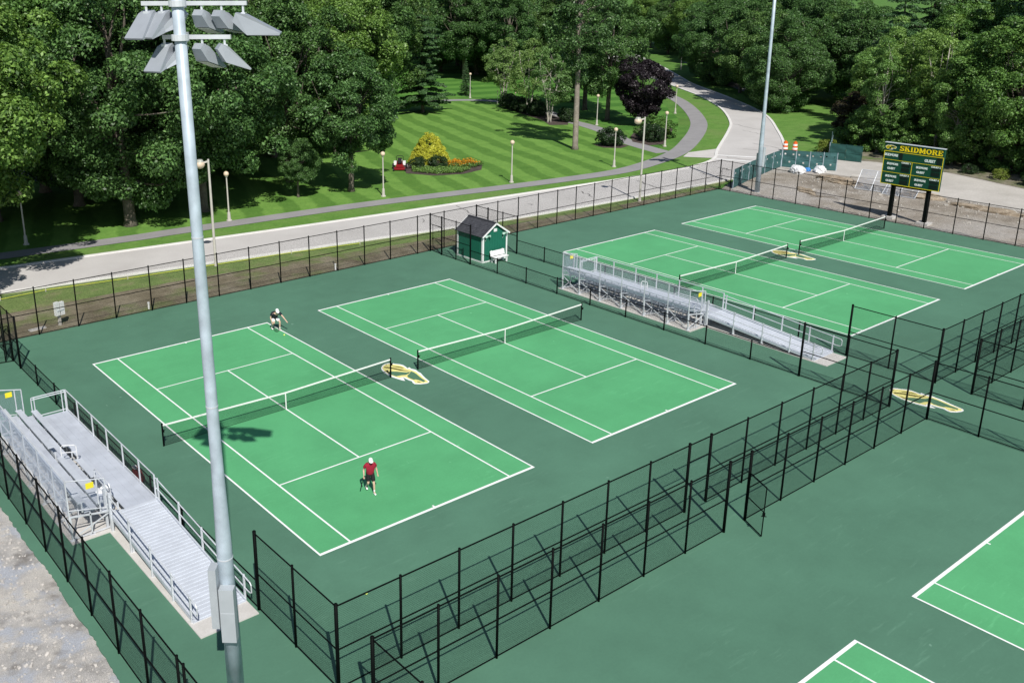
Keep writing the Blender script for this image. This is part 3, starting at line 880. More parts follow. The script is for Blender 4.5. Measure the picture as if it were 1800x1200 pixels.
    for z_ in (zt, DZ+0.08):
        m = MB(); m.tube((-3.49+ox, Y0, z_), (-3.49+ox, Y1, z_), 0.025, n=8); obj('guard_rail', m, G, t)
    for a, b in zip(ry, ry[1:]):
        panel_mesh(t, (-3.47+ox, b+oy+0.03, 0), (-3.47+ox, a+oy-0.03, 0), DZ+0.08, zt, 'mesh_black')
    # aisle hoops
    for yh, x0, x1, zz in ((11.45, -5.55, -4.92, 1.0), (12.25, -5.55, -4.92, 1.0)):
        pass
    hp = MB(); yh = 11.4+oy
    hp.path([(-4.95+ox, yh, 0.6), (-4.95+ox, yh, 1.45), (-5.02+ox, yh, 1.53), (-5.50+ox, yh, 1.66), (-5.58+ox, yh, 1.6), (-5.58+ox, yh, 0.8)], 0.026, 8)
    hp.tube((-4.95+ox, yh, 1.2), (-5.58+ox, yh, 1.34), 0.022, n=8)
    obj('aisle_rail', hp, M['white_plastic'], t)
    hp = MB(); xh = -5.0+ox
    hp.path([(xh, 9.15+oy, 0.6), (xh, 9.15+oy, 1.3), (xh, 9.05+oy, 1.4), (xh, 7.5+oy, 1.4), (xh, 7.4+oy, 1.3), (xh, 7.4+oy, 0.6)], 0.026, 8)
    hp.tube((xh, 9.15+oy, 1.05), (xh, 7.4+oy, 1.05), 0.02, n=8)
    obj('bay_rail', hp, G, t)
    # ramp down to the court level
    RY1 = -0.80+oy
    rx0, rx1 = -5.38, -3.47
    rp = MB()
    sl_ = (DZ-0.03)/(Y0-RY1)
    rp.add([(rx0+ox, Y0, DZ-0.05), (rx1+ox, Y0, DZ-0.05), (rx1+ox, RY1, 0.0), (rx0+ox, RY1, 0.0), (rx0+ox, Y0, DZ), (rx1+ox, Y0, DZ), (rx1+ox, RY1, 0.03), (rx0+ox, RY1, 0.03)],
           [(3,2,1,0),(4,5,6,7),(0,1,5,4),(1,2,6,5),(2,3,7,6),(3,0,4,7)])
    rpo = obj('ramp', rp, A, t)
    tr = MB(); k = 0
    y_ = Y0-0.06
    while y_ > RY1+0.05:
        z_ = DZ-(Y0-y_)*sl_
        tr.box(((rx0+rx1)/2+ox, y_, z_+0.014), (rx1-rx0-0.08, 0.13, 0.028), rx=math.atan(sl_)*1.0)
        y_ -= 0.20; k += 1
    tag(obj('ramp_tread', tr, M['alu'], rpo), kind='stuff')
    for xx in (rx0, rx1):
        sk = MB(); sk.bar((xx+ox, Y0, DZ+0.02), (xx+ox, RY1, 0.05), 0.05, 0.13); obj('ramp_kerb', sk, A, rpo)
    lg = MB()
    for xx in (rx0+0.05, rx1-0.05):
        for yq in (6.5, 4.48, 2.53):
            zq = DZ-(6.6-yq)*sl_
            lg.bar((xx+ox, yq+oy, 0), (xx+ox, yq+oy, zq-0.02), 0.07, 0.07, up=(1, 0, 0))
    obj('ramp_legs', lg, G, rpo)
    for side, xx in ((-1, rx0-0.03), (1, rx1+0.03)):
        for yq in (6.45, 4.48, 2.53, 0.75, -0.7):
            zq = max(0.0, DZ-(6.6-yq)*sl_)
            m = MB(); m.bar((xx+ox, yq+oy, 0.0), (xx+ox, yq+oy, zq+0.98), 0.06, 0.06, up=(1, 0, 0)); obj('ramp_post', m, G, t)
        if side < 0:
            m = MB(); m.bar((xx+ox-0.05, 6.75+oy, 0.0), (xx+ox-0.05, 6.75+oy, 1.66), 0.09, 0.09, up=(1, 0, 0)); m.bar((xx+ox, 6.35+oy, 0.0), (xx+ox, 6.35+oy, 1.66), 0.09, 0.09, up=(1, 0, 0)); obj('ramp_gate_post', m, G, t)
        m = MB()
        zt_ = DZ+0.92
        q = [(xx+ox, Y0, zt_), (xx+ox, RY1-0.1, 0.95), (xx+ox, RY1-0.33, 0.93), (xx+ox, RY1-0.42, 0.86), (xx+ox, RY1-0.42, 0.58), (xx+ox, RY1-0.33, 0.51), (xx+ox, RY1-0.1, 0.5), (xx+ox, Y0, DZ+0.47)]
        m.path(q, 0.024, 8)
        obj('ramp_handrail', m, G, t)
        if side < 0:
            m = MB(); m.tube((xx+ox+0.07, Y0, zt_-0.13), (xx+ox+0.07, RY1-0.05, 0.80), 0.02, n=8); obj('ramp_handrail', m, G, t)
            m = MB(); m.tube((xx+ox, Y0, DZ+0.2), (xx+ox, RY1, 0.2), 0.018, n=8); obj('ramp_handrail', m, G, t)
    return t
make_bleacher(0.0, 'silver metal bleacher with ramp beside the near court, at the left edge')
make_bleacher(36.98, 'silver metal bleacher with ramp between the two pairs of courts')
# white bag left on the near bleacher seats, red bag by its rail
pb = MB()
rg = random.Random(3)
pb.sphere((0, 0, 0.16), 0.24, 12, 8, (1.1, 0.8, 0.7))
pb.sphere((0.2, 0.10, 0.28), 0.17, 10, 6, (1.3, 0.6, 0.6))
pb.v = [(x+rg.uniform(-.04, .04), y_+rg.uniform(-.04, .04), max(0, z_+rg.uniform(-.04, .04))) for x, y_, z_ in pb.v]
tag(obj('plastic_bag', pb, M['white_plastic'], None, (-5.12, 8.15, 0.62)), 'crumpled white plastic bag left on the near bleacher walkway', 'bag')
M['bag_red'] = simple('bag_red', (0.28, 0.012, 0.02), 0.7, 0, 0.2, 5)
bt = thing('sports_bag', 'dark red sports bag with a white towel behind the near guard rail', 'bag', (-3.0, 9.75, 0.0), R(80))
bb = MB(); bb.tube((-0.42, 0, 0.19), (0.42, 0, 0.19), 0.19, n=14); obj('body', bb, M['bag_red'], bt, smooth=False)
bb = MB(); bb.path([(-0.2, 0, 0.36), (-0.15, 0, 0.50), (0.15, 0, 0.50), (0.2, 0, 0.36)], 0.02, 6); obj('strap', bb, M['bag_red'], bt)
bb = MB(); bb.box((0.28, 0.02, 0.42), (0.26, 0.22, 0.1), rz=0.4, rx=0.2); obj('towel', bb, M['white_fabric'], bt)

# ================================================================= SPORTS LIGHT POLES
def floodlight(parent, c, aim, tilt, s=1.0):
    """visored LED head hanging from its bracket at c, aimed along azimuth aim, pitched down by tilt"""
    e = link('floodlight', None, None, parent, c, aim)
    L_ = 0.86*s; w = 0.50*s; hh = 0.34*s
    prof = [(-0.16*s, 0.0), (0.05*s, 0.05*s), (L_, -0.04*s), (L_, -0.09*s), (0.22*s, -hh), (-0.16*s, -0.20*s)]
    mb = MB()
    cs, sn = math.cos(-tilt), math.sin(-tilt)
    pr_ = [(x*cs-z*sn, x*sn+z*cs-0.20*s) for x, z in prof]
    n = len(pr_)
    ws = [0.7, 0.85, 1.15, 1.15, 1.0, 0.7]
    vs_ = [(x, -w/2*k, z) for (x, z), k in zip(pr_, ws)] + [(x, w/2*k, z) for (x, z), k in zip(pr_, ws)]
    mb.add(vs_, [tuple(range(n))[::-1], tuple(range(n, 2*n))] + [(i, (i+1) % n, n+(i+1) % n, n+i) for i in range(n)])
    me = mb.mesh('housing')
    o = link('housing', me, M['fixture'], e)
    br = MB(); br.tube((0, 0, 0.02), (0.0, 0, -0.2*s), 0.03, n=6); br.box((0, 0, -0.17*s), (0.1, 0.14, 0.07)); obj('bracket', br, M['galv'], e)
    ln_ = MB()
    a, b = pr_[3], pr_[4]
    ln_.add([(a[0]-0.02, -w*0.5, a[1]-0.012), (a[0]-0.02, w*0.5, a[1]-0.012), (b[0], w*0.42, b[1]-0.012), (b[0], -w*0.42, b[1]-0.012)], [(0,1,2,3)])
    obj('lens', ln_, M['lens'], e)
    return e
M['fixture'] = simple('fixture_paint', (0.36, 0.39, 0.43), 0.4, 0.2, 0.05, 3)
M['lens'] = simple('lens_glass', (0.30, 0.33, 0.33), 0.15, 0.0, 0.05, 3, spec=0.6)
M['pole'] = simple('galvanised_pole', (0.45, 0.53, 0.60), 0.45, 0.15, 0.22, 1.6, spec=0.5)
def light_pole(loc, lean, aim, label, lift=0.0):
    t = thing('sports_light_pole', label, 'light pole', loc, 0, 'tall sports light poles')
    H = 20.6+lift
    lx, ly = lean
    P_ = lambda z: Vector((lx*z/H, ly*z/H, z))
    pm = MB(); pm.path([P_(0), P_(5), P_(7), P_(8), P_(11), P_(14), P_(H)], [0.25, 0.222, 0.180, 0.167, 0.156, 0.148, 0.143], 20)
    po = obj('pole', pm, M['pole'], t, smooth=True)
    for z in (0.02,):
        fb = MB(); fb.tube((0, 0, -0.1), (0, 0, 0.03), 0.30, n=20); obj('footing', fb, M['concrete'], t)
    jm = MB()
    for z in (4.6, 9.3, 14.0):
        r_ = {4.6: 0.226, 9.3: 0.163, 14.0: 0.149}[z]
        jm.tube(P_(z-0.02), P_(z+0.02), r_+0.006, n=20)
    obj('sleeve_joint', jm, M['galv'], po)
    ad = Vector((math.cos(aim), math.sin(aim), 0)); sd = Vector((ad.y, -ad.x, 0))     # sd points to the right seen from behind
    cab = link('control_cabinet', None, None, t, (0, 0, 0), aim)
    c1 = MB(); c1.box((-0.36, -0.05, 2.95), (0.28, 0.42, 1.75)); obj('case', c1, M['fixture_light'], cab)
    c2 = MB(); c2.box((-0.22, 0.33, 3.45), (0.40, 0.22, 1.95)); obj('case', c2, M['fixture_light'], cab)
    sm = MB(); sm.box((-0.502, -0.05, 3.06), (0.006, 0.40, 0.012)); obj('door_seam', sm, M['galv'], cab)
    if True:
        for z, half, offs, sc_ in ((19.70, 1.30, [(-0.84, 160, 40, 0.92), (-0.47, 148, 38, 0.92), (-0.05, 95, 40, 0.8), (0.50, -22, 38, 0.82), (0.98, -36, 34, 0.86), (1.50, -84, 22, 1.12)], 1.0), (18.92, 0.86, [(-0.47, 155, 42, 0.88), (-0.10, 110, 45, 0.8), (0.45, -30, 40, 0.84), (1.0, -62, 40, 0.88)], 0.92)):
            z += lift
            am = MB()
            c = P_(z)+ad*0.26
            am.bar(c-sd*(half-0.36), c+sd*(half+0.30), 0.10, 0.10)
            arm = obj('cross_arm', am, M['galv'], t)
            cl = MB(); cl.tube(P_(z-0.07), P_(z+0.07), 0.21, n=16); cl.bar(P_(z)+ad*0.1, P_(z)+ad*0.34, 0.24, 0.22); obj('clamp', cl, M['galv'], t)
            for off, da, tl, hs in offs:
                floodlight(t, c+sd*off-Vector((0, 0, 0.06)), aim+R(da), R(tl), hs)
    return t
M['fixture_light'] = simple('cabinet_paint', (0.46, 0.50, 0.53), 0.45, 0.2, 0.05, 2)
cam_right = Vector((math.sin(YAW), -math.cos(YAW)))
light_pole((-5.72, -4.45, 0), (-0.13*cam_right.x, -0.13*cam_right.y), R(50), 'tall silver sports light pole with floodlights standing in the foreground')
light_pole((68.0, 27.35, -0.05), (-0.26*cam_right.x, -0.26*cam_right.y), R(230), 'tall silver sports light pole by the far corner of the courts', 1.6)
# ================================================================= SHED AND BENCH
M['shed_green'] = simple('shed_green', (0.010, 0.135, 0.084), 0.6, 0, 0.06, 3)
M['white_paint'] = simple('white_paint', (0.80, 0.81, 0.80), 0.55, 0, 0.04, 4)
M['shingle'] = ground_mat('shingle', [(0.3, (0.035, 0.037, 0.045)), (0.7, (0.075, 0.078, 0.09))], 4.0, 22, 0.4, 0.9, 0.5, 0.02)
sh = thing('shed', 'small dark green shed with white trim and grey shingle roof', 'shed', (31.25, 26.77, 0))
hx, hy, ev, rd = 1.22, 1.47, 2.05, 2.86
bs_ = MB(); bs_.box((0, 0, 0.05), (2*hx+0.06, 2*hy+0.06, 0.10)); obj('base_sill', bs_, M['white_paint'], sh)
for nm, sx, sy in (('wall', -1, 0), ('wall', 1, 0)):
    w = MB(); w.box((sx*(hx-0.03), 0, 0.10+(ev-0.10)/2), (0.06, 2*hy, ev-0.10)); wo = obj('wall', w, M['shed_green'], sh)
    for k in range(12):
        bt_ = MB(); bt_.box((sx*(hx+0.006), -hy+0.17+k*(2*hy-0.34)/11, 0.1+(ev-0.1)/2), (0.014, 0.035, ev-0.12)); obj('batten', bt_, M['shed_green'], wo)
for sy in (-1, 1):
    w = MB()
    yo, yi = sy*hy, sy*(hy-0.06)
    prof = [(-hx+0.061, 0.10), (hx-0.061, 0.10), (hx-0.061, ev+0.03), (0, rd), (-hx+0.061, ev+0.03)]
    vs_ = [(x, yo, z) for x, z in prof] + [(x, yi, z) for x, z in prof]
    w.add(vs_, [tuple(range(5)), tuple(range(9, 4, -1))] + [(i, 5+i, 5+(i+1) % 5, (i+1) % 5) for i in range(5)])
    wo = obj('gable_wall', w, M['shed_green'], sh)
    for k in range(9):
        x = -hx+0.2+k*(2*hx-0.4)/8
        top = ev+(rd-ev)*(1-abs(x)/hx)-0.04
        bt_ = MB(); bt_.box((x, sy*(hy+0.006), 0.1+(top-0.1)/2), (0.035, 0.014, top-0.12)); obj('batten', bt_, M['shed_green'], wo)
for sx in (-1, 1):
    for sy in (-1, 1):
        c = MB(); c.box((sx*(hx-0.05), sy*(hy+0.012), ev/2+0.06), (0.13, 0.03, ev-0.14)); c.box((sx*(hx+0.012), sy*(hy-0.05), ev/2+0.06), (0.03, 0.13, ev-0.14)); obj('corner_trim', c, M['white_paint'], sh)
# roof: two slopes with shingle courses
ang = math.atan2(rd-ev, hx)
ln_ = math.hypot(rd-ev, hx)+0.16
rf = link('roof', None, None, sh)
for sx in (-1, 1):
    nrow = 9
    for k in range(nrow):
        d0 = k*ln_/nrow; d1 = (k+1)*ln_/nrow+0.03
        def at(d, up): return (sx*(d*math.cos(ang)+up*math.sin(ang)), rd+0.05-d*math.sin(ang)+up*math.cos(ang))
        a, b, c, d = at(d0, 0.010), at(d1, 0.026), at(d1, 0.0), at(d0, -0.012)
        m = MB(); yy = hy+0.14
        vs_ = [(p[0], -yy, p[1]) for p in (a, b, c, d)] + [(p[0], yy, p[1]) for p in (a, b, c, d)]
        m.add(vs_, [(0,1,2,3),(7,6,5,4),(0,4,5,1),(1,5,6,2),(2,6,7,3),(3,7,4,0)])
        obj('shingle_course', m, M['shingle'], rf)
    for sy in (-1, 1):
        m = MB(); a = Vector((0, sy*(hy+0.155), rd+0.02)); b = Vector((sx*ln_*math.cos(ang), sy*(hy+0.155), rd+0.02-ln_*math.sin(ang)))
        m.bar(a, b, 0.03, 0.12); obj('barge_board', m, M['white_paint'], rf)
rc = MB(); rc.bar((0, -hy-0.14, rd+0.085), (0, hy+0.14, rd+0.085), 0.2, 0.03); obj('ridge_cap', rc, M['shingle'], rf)
vn = MB(); vn.box((0, -hy-0.02, 2.36), (0.30, 0.05, 0.22)); vo = obj('gable_vent', vn, M['white_paint'], sh)
for k in range(4):
    v = MB(); v.box((0, -hy-0.048, 2.29+k*0.045), (0.24, 0.012, 0.012)); obj('vent_slat', v, M['galv'], vo)
M['pale_green'] = simple('pale_green', (0.42, 0.62, 0.52), 0.5, 0, 0.05, 3)
for x in (-0.86, 0.86):
    l = link('security_light', None, None, sh, (x, -hy, 2.0))
    m = MB(); m.box((0, -0.05, 0), (0.30, 0.09, 0.12)); obj('case', m, M['pale_green'], l)
    for s in (-1, 1):
        m = MB(); m.tube((s*0.12, -0.08, 0.02), (s*0.2, -0.24, 0.04), 0.035, 0.09, 10); obj('lamp_head', m, M['pale_green'], l)
    m = MB(); m.path([(-0.02, -0.06, -0.06), (-0.1, -0.09, -0.22), (-0.16, -0.06, -0.34)], 0.014, 6); obj('conduit', m, M['pale_green'], l)

be = thing('bench', 'white slatted park bench against the front of the green shed', 'bench', (31.27, 24.78, 0))
for k in range(3):
    m = MB(); m.box((0, -0.2+k*0.15, 0.44), (1.42, 0.13, 0.035)); obj('seat_slat', m, M['white_paint'], be)
for k in range(3):
    m = MB(); m.box((0, 0.22+k*0.035, 0.55+k*0.13), (1.42, 0.03, 0.115), rx=-0.25); obj('back_slat', m, M['white_paint'], be)
for s in (-1, 1):
    for yy in (-0.18, 0.20):
        m = MB(); m.bar((s*0.55, yy, 0), (s*0.55, yy, 0.425), 0.09, 0.09, up=(0, 1, 0)); obj('leg', m, M['white_paint'], be)
    m = MB(); m.bar((s*0.55, 0.235, 0.40), (s*0.55, 0.34, 0.90), 0.06, 0.05, up=(0, 1, 0)); m.bar((s*0.55, -0.22, 0.39), (s*0.55, 0.25, 0.39), 0.07, 0.06); obj('frame', m, M['white_paint'], be)

# ================================================================= SCOREBOARD
M['board_green'] = simple('board_green', (0.006, 0.062, 0.036), 0.5, 0, 0.06, 2)
M['board_yellow'] = simple('board_yellow', (0.85, 0.66, 0.02), 0.5, 0, 0.03, 2)
M['board_dark'] = simple('board_dark', (0.006, 0.010, 0.010), 0.35, 0, 0.1, 2)
M['text_white'] = simple('text_white', (0.82, 0.84, 0.83), 0.5, 0, 0.02, 2)
sbd = thing('scoreboard', 'green college scoreboard with yellow lettering on two black posts', 'scoreboard', (67.25, 12.24, -0.05), R(-90))
# local frame: +X is the reader's right (world -Y), -Y faces the courts (world -X), Z up
BW, Z0, Z1 = 5.08, 3.05, 6.62
m = MB(); m.box((0, 0.12, (Z0+Z1)/2), (BW, 0.22, Z1-Z0)); obj('panel', m, M['board_green'], sbd)
m = MB(); m.box((0, 0.09, Z1+0.02), (BW+0.06, 0.34, 0.05)); obj('cap', m, M['galv'], sbd)
ZA, ZB, ZC = 5.90, 5.18, 4.10
def strip(x0, x1, z0, z1, y=-0.004, mat='board_yellow', name='frame_strip', par=None):
    m = MB(); m.box(((x0+x1)/2, y, (z0+z1)/2), (x1-x0, 0.02, z1-z0)); return obj(name, m, M[mat], par or sbd)
h2 = BW/2
strip(-h2, h2, ZA-0.022, ZA+0.022); strip(-h2, h2, Z0, Z0+0.045); strip(-h2, -h2+0.045, Z0+0.045, ZA-0.022); strip(h2-0.045, h2, Z0+0.045, ZA-0.022)
strip(-h2+0.045, h2-0.045, ZB-0.015, ZB+0.015); strip(-h2+0.045, -0.03, ZC-0.015, ZC+0.015); strip(0.03, h2-0.045, ZC-0.015, ZC+0.015); strip(-0.016, 0.016, Z0+0.045, ZB-0.015)
for x in (-1.50, 1.56):
    m = MB(); m.box((x, 0.42, 2.75), (0.28, 0.34, 5.5)); obj('post', m, M['black'], sbd)
    m = MB(); m.box((x, 0.42, 0.06), (1.0, 0.9, 0.26)); obj('footing', m, M['concrete'], sbd)
m = MB(); m.box((0.03, 0.2, Z0-0.09), (3.3, 0.1, 0.16)); obj('beam', m, M['black'], sbd)

def text(body, x, z, height, width, mat, par, bold=0.0, y=-0.012, name='lettering', serif=False):
    cu = bpy.data.curves.new('lettering', 'FONT')
    cu.body = body; cu.size = 1.0; cu.extrude = 0.006; cu.offset = bold
    cu.align_x = 'CENTER'; cu.align_y = 'CENTER'; cu.resolution_u = 3
    tmp = bpy.data.objects.new('lettering', cu); col.objects.link(tmp)
    bpy.context.view_layer.update()
    dg = bpy.context.evaluated_depsgraph_get()
    me = bpy.data.meshes.new_from_object(tmp.evaluated_get(dg))
    bpy.data.objects.remove(tmp)
    co = np.empty(len(me.vertices)*3, dtype=np.float32); me.vertices.foreach_get('co', co); co = co.reshape(-1, 3)
    mn, mx = co.min(0), co.max(0)
    sx = width/(mx[0]-mn[0]); sz = height/(mx[1]-mn[1])
    out = np.empty_like(co)
    out[:, 0] = (co[:, 0]-(mn[0]+mx[0])/2)*sx
    out[:, 1] = -co[:, 2]
    out[:, 2] = (co[:, 1]-(mn[1]+mx[1])/2)*sz
    me.vertices.foreach_set('co', out.ravel()); me.update()
    me.materials.clear()
    return link(name, me, M[mat], par, (x, y, z))

# slab-serif capitals drawn as strokes in a 1 x 1 cell
def slab_letter(ch, w):
    T, S, H_ = 0.24, 0.11, 1.0
    b = []
    def rect(x0, z0, x1, z1): b.append([(x0, z0), (x1, z0), (x1, z1), (x0, z1)])
    def serif(xc, z, wd=0.46): rect(xc-wd/2, z if z == 0 else 1-S, xc+wd/2, S if z == 0 else 1)
    def ring(cx, cz, rx, rz, a0, a1, tx=T, tz=0.17, n=14):
        for i in range(n):
            p, q = a0+(a1-a0)*i/n, a0+(a1-a0)*(i+1)/n
            b.append([(cx+rx*math.cos(p), cz+rz*math.sin(p)), (cx+rx*math.cos(q), cz+rz*math.sin(q)), (cx+(rx-tx)*math.cos(q), cz+(rz-tz)*math.sin(q)), (cx+(rx-tx)*math.cos(p), cz+(rz-tz)*math.sin(p))])
    pi = math.pi
    if ch == 'I': rect(w/2-T/2, S, w/2+T/2, 1-S); serif(w/2, 0, w); serif(w/2, 1, w)
    elif ch == 'K':
        rect(0.1, S, 0.1+T, 1-S); serif(0.1+T/2, 0, 0.44); serif(0.1+T/2, 1, 0.44)
        b.append([(0.1+T, 0.42), (0.1+T, 0.60), (w-0.18, 1-S), (w-0.40, 1-S)][:]); b.append([(0.1+T+0.08, 0.52), (0.1+T+0.26, 0.62), (w-0.02, S), (w-0.32, S)])
        serif(w-0.2, 0, 0.42); serif(w-0.26, 1, 0.40)
    elif ch == 'D':
        rect(0.1, S, 0.1+T, 1-S); rect(0, 0, 0.5, S+0.03); rect(0, 1-S-0.03, 0.5, 1); ring(0.48, 0.5, w-0.48, 0.5, -pi/2, pi/2)
    elif ch == 'O': ring(w/2, 0.5, w/2, 0.5, 0, 2*pi, n=24)
    elif ch == 'M':
        rect(0.08, S, 0.08+T, 1-S); rect(w-0.08-T, S, w-0.08, 1-S); serif(0.2, 0, 0.42); serif(w-0.2, 0, 0.42); rect(0, 1-S, 0.4, 1); rect(w-0.4, 1-S, w, 1)
        b.append([(0.12, 1-S), (0.40, 1-S), (w/2+0.07, 0.16), (w/2-0.10, 0.16)]); b.append([(w-0.40, 1-S), (w-0.12, 1-S), (w/2+0.10, 0.16), (w/2-0.07, 0.16)])
    elif ch == 'R':
        rect(0.1, S, 0.1+T, 1-S); serif(0.1+T/2, 0, 0.46); rect(0, 1-S-0.03, 0.5, 1); rect(0.3, 0.43, 0.5, 0.57); ring(0.46, 0.715, w-0.56, 0.285, -pi/2, pi/2, tz=0.13)
        b.append([(0.40, 0.48), (0.64, 0.48), (w-0.02, S), (w-0.28, S)]); serif(w-0.13, 0, 0.32)
    elif ch == 'E':
        rect(0.1, S, 0.1+T, 1-S); rect(0, 0, w, S+0.03); rect(0, 1-S-0.03, w, 1); rect(0.3, 0.43, w-0.22, 0.57); rect(w-0.13, 0.02, w, 0.34); rect(w-0.13, 0.66, w, 0.98); rect(w-0.32, 0.36, w-0.22, 0.64)
    elif ch == 'S':
        ring(w/2, 0.735, w/2, 0.265, pi*0.08, pi*1.5, tz=0.14); ring(w/2, 0.265, w/2, 0.265, -pi*0.92, pi*0.5, tz=0.14)
        rect(w-0.12, 0.68, w, 0.98); rect(0, 0.02, 0.12, 0.32)
    return b
widths = dict(S=0.80, K=1.0, I=0.5, D=0.95, M=1.25, O=0.98, R=1.0, E=0.88)
word = 'SKIDMORE'
tot = sum(widths[c] for c in word)+0.10*(len(word)-1)
X0, X1, LH = -1.22, 2.40, 0.46
kx = (X1-X0)/tot
cx = X0
M['letter_yellow'] = simple('letter_yellow', (0.95, 0.66, 0.01), 0.5, 0, 0.02, 2)
for i, ch in enumerate(word):
    m = MB()
    for q, pl in enumerate(slab_letter(ch, widths[ch])):
        y0 = -0.015-0.0006*(q % 7)
        pts = [(cx+p[0]*kx, ZA+0.13+p[1]*LH) for p in pl]
        ar = sum(pts[k][0]*pts[(k+1) % 4][1]-pts[(k+1) % 4][0]*pts[k][1] for k in range(4))
        if ar < 0: pts = pts[::-1]
        m.add([(x, y0, z) for x, z in pts]+[(x, 0.012, z) for x, z in pts], [(0,1,2,3),(7,6,5,4)]+[(k, k+4, (k+1) % 4+4, (k+1) % 4) for k in range(4)])
    obj('letter', m, M['letter_yellow'], sbd)
    cx += (widths[ch]+0.10)*kx
# small horse-head mark left of the name
em = link('crest', None, None, sbd, (-1.95, -0.012, ZA+0.36))
for nm, mat, polys in EMB[:4]:
    for pl in polys:
        m = MB(); dpt = {'outline': 0.0, 'head': 0.004, 'shade': 0.008, 'mane_stroke': 0.012}[nm]
        pts = [(-p[1]*0.27, p[0]*0.27) for p in pl]
        ar = sum(pts[k][0]*pts[(k+1) % len(pts)][1]-pts[(k+1) % len(pts)][0]*pts[k][1] for k in range(len(pts)))
        if ar < 0: pts = pts[::-1]
        me = bpy.data.meshes.new(nm); me.from_pydata([(x, -dpt, z) for x, z in pts], [], [tuple(range(len(pts)))])
        bm = bmesh.new(); bm.from_mesh(me); bmesh.ops.triangulate(bm, faces=bm.faces[:], ngon_method='EAR_CLIP'); bm.to_mesh(me); bm.free()
        link(nm, me, M[{'line': 'text_white', 'emblem_yellow': 'letter_yellow', 'emblem_green': 'board_green', 'emblem_olive': 'board_green'}[mat]], em)
def word_plate(body, x, z, w, h_):
    return text(body, x, z, h_*1.12, w*1.06, 'text_white', sbd, bold=0.05)
def digits(x0, x1, z0, z1):
    o = strip(x0, x1, z0, z1, y=-0.006, mat='board_dark', name='digit_window')
    return o
word_plate('SKIDMORE', -1.90, ZB+0.42, 1.12, 0.20); digits(-1.20, -0.90, ZB+0.1, ZA-0.08)
word_plate('GUEST', 1.45, ZB+0.32, 0.86, 0.22); digits(2.0, 2.4, ZB+0.1, ZA-0.08)
for i, (xo, zt) in enumerate(((-h2, ZB), (0.0, ZB), (-h2, ZC), (0.0, ZC))):
    word_plate('SKIDMORE', xo+0.86, zt-0.34, 0.92, 0.17)
    word_plate('GUEST', xo+0.80, zt-0.74, 0.66, 0.17)
    word_plate('COURT %d' % (i+1), xo+2.02, zt-0.13, 0.74, 0.13)
    digits(xo+1.68, xo+2.38, zt-0.50, zt-0.24); digits(xo+1.68, xo+2.38, zt-0.90, zt-0.58)
# ================================================================= LAMP POSTS
M['lamp_paint'] = simple('lamp_paint', (0.40, 0.41, 0.36), 0.55, 0.1, 0.08, 3)
M['lamp_conc'] = simple('lamp_concrete', (0.52, 0.50, 0.45), 0.8, 0, 0.08, 3)
M['globe'] = simple('globe_glass', (0.70, 0.56, 0.42), 0.35, 0, 0.04, 3)
def globe_lamp_meshes():
    d = {}
    m = MB(); m.tube((0, 0, 0), (0, 0, 0.08), 0.24, n=12); m.tube((0, 0, 0.08), (0, 0, 0.75), 0.16, 0.12, 12); d['base'] = (m.mesh('base'), M['lamp_conc'])
    m = MB(); m.tube((0, 0, 0.75), (0, 0, 3.82), 0.070, 0.052, 10); d['pole'] = (m.mesh('pole'), M['lamp_conc'])
    m = MB(); m.tube((0, 0, 3.82), (0, 0, 3.92), 0.11, 0.15, 12); d['fitter'] = (m.mesh('fitter'), M['lamp_paint'])
    m = MB(); m.sphere((0, 0, 4.08), 0.225, 16, 12); me = m.mesh('globe'); me.polygons.foreach_set('use_smooth', [True]*len(me.polygons)); d['globe'] = (me, M['globe'])
    return d
GL = globe_lamp_meshes()
def globe_lamp(x, y, label, s=1.03):
    t = thing('globe_lamp', label, 'lamp post', (x, y, -0.07), 0, 'globe lamp posts along the footpaths')
    t.scale = (s, s, s)
    for k, (me, mt) in GL.items(): link(k, me, mt, t)
globe_lamp(4.9, 52.6, 'globe lamp post in the tree shade at the left edge by the footpath')
globe_lamp(21.5, 49.6, 'globe lamp post against the dark trees, right of the foreground light pole')
globe_lamp(38.0, 49.2, 'globe lamp post under the round tree beside the mower')
globe_lamp(52.4, 46.3, 'globe lamp post in the middle of the striped lawn edge')
globe_lamp(67.4, 45.5, 'globe lamp post beside the footpath just left of the taller street lamp')
globe_lamp(82.9, 50.8, 'globe lamp post in front of the round shrub bed at the path junction')
globe_lamp(109.2, 69.9, 'globe lamp post on the grass inside the path bend by the purple tree')
globe_lamp(90.2, 69.0, 'globe lamp post left of the purple leaved tree, beside the branching path')
globe_lamp(97.9, 106.4, 'globe lamp post on the far path between the pine and the birches')
globe_lamp(96.0, 97.0, 'low globe lamp peeping over the hedge, left one of two', 0.52)
globe_lamp(96.6, 93.2, 'low globe lamp peeping over the hedge, right one of two', 0.52)
def street_lamp(x, y, side, label, lean=0.0):
    t = thing('street_lamp', label, 'street lamp', (x, y, -0.06), 0, 'tall street lamps along the road')
    m = MB(); m.tube((0, 0, 0), (0, 0, 0.3), 0.16, 0.13, 10); obj('base', m, M['lamp_conc'], t)
    m = MB(); m.tube((0, 0, 0.3), (lean, 0, 8.0), 0.105, 0.075, 10); obj('pole', m, M['lamp_conc'], t)
    dx, dy = -0.62*cam_right.x*side, -0.62*cam_right.y*side
    m = MB(); m.bar((lean, 0, 7.85), (lean+dx*0.6, dy*0.6, 7.75), 0.09, 0.12); obj('arm', m, M['lamp_conc'], t)
    m = MB(); m.sphere((lean+dx, dy, 7.62), 0.36, 16, 10, (1, 1, 0.85)); obj('globe', m, M['globe'], t, smooth=True)
    m = MB(); m.tube((lean+dx, dy, 7.80), (lean+dx, dy, 7.97), 0.3, 0.2, 12); obj('cap', m, M['lamp_paint'], t)
    return t
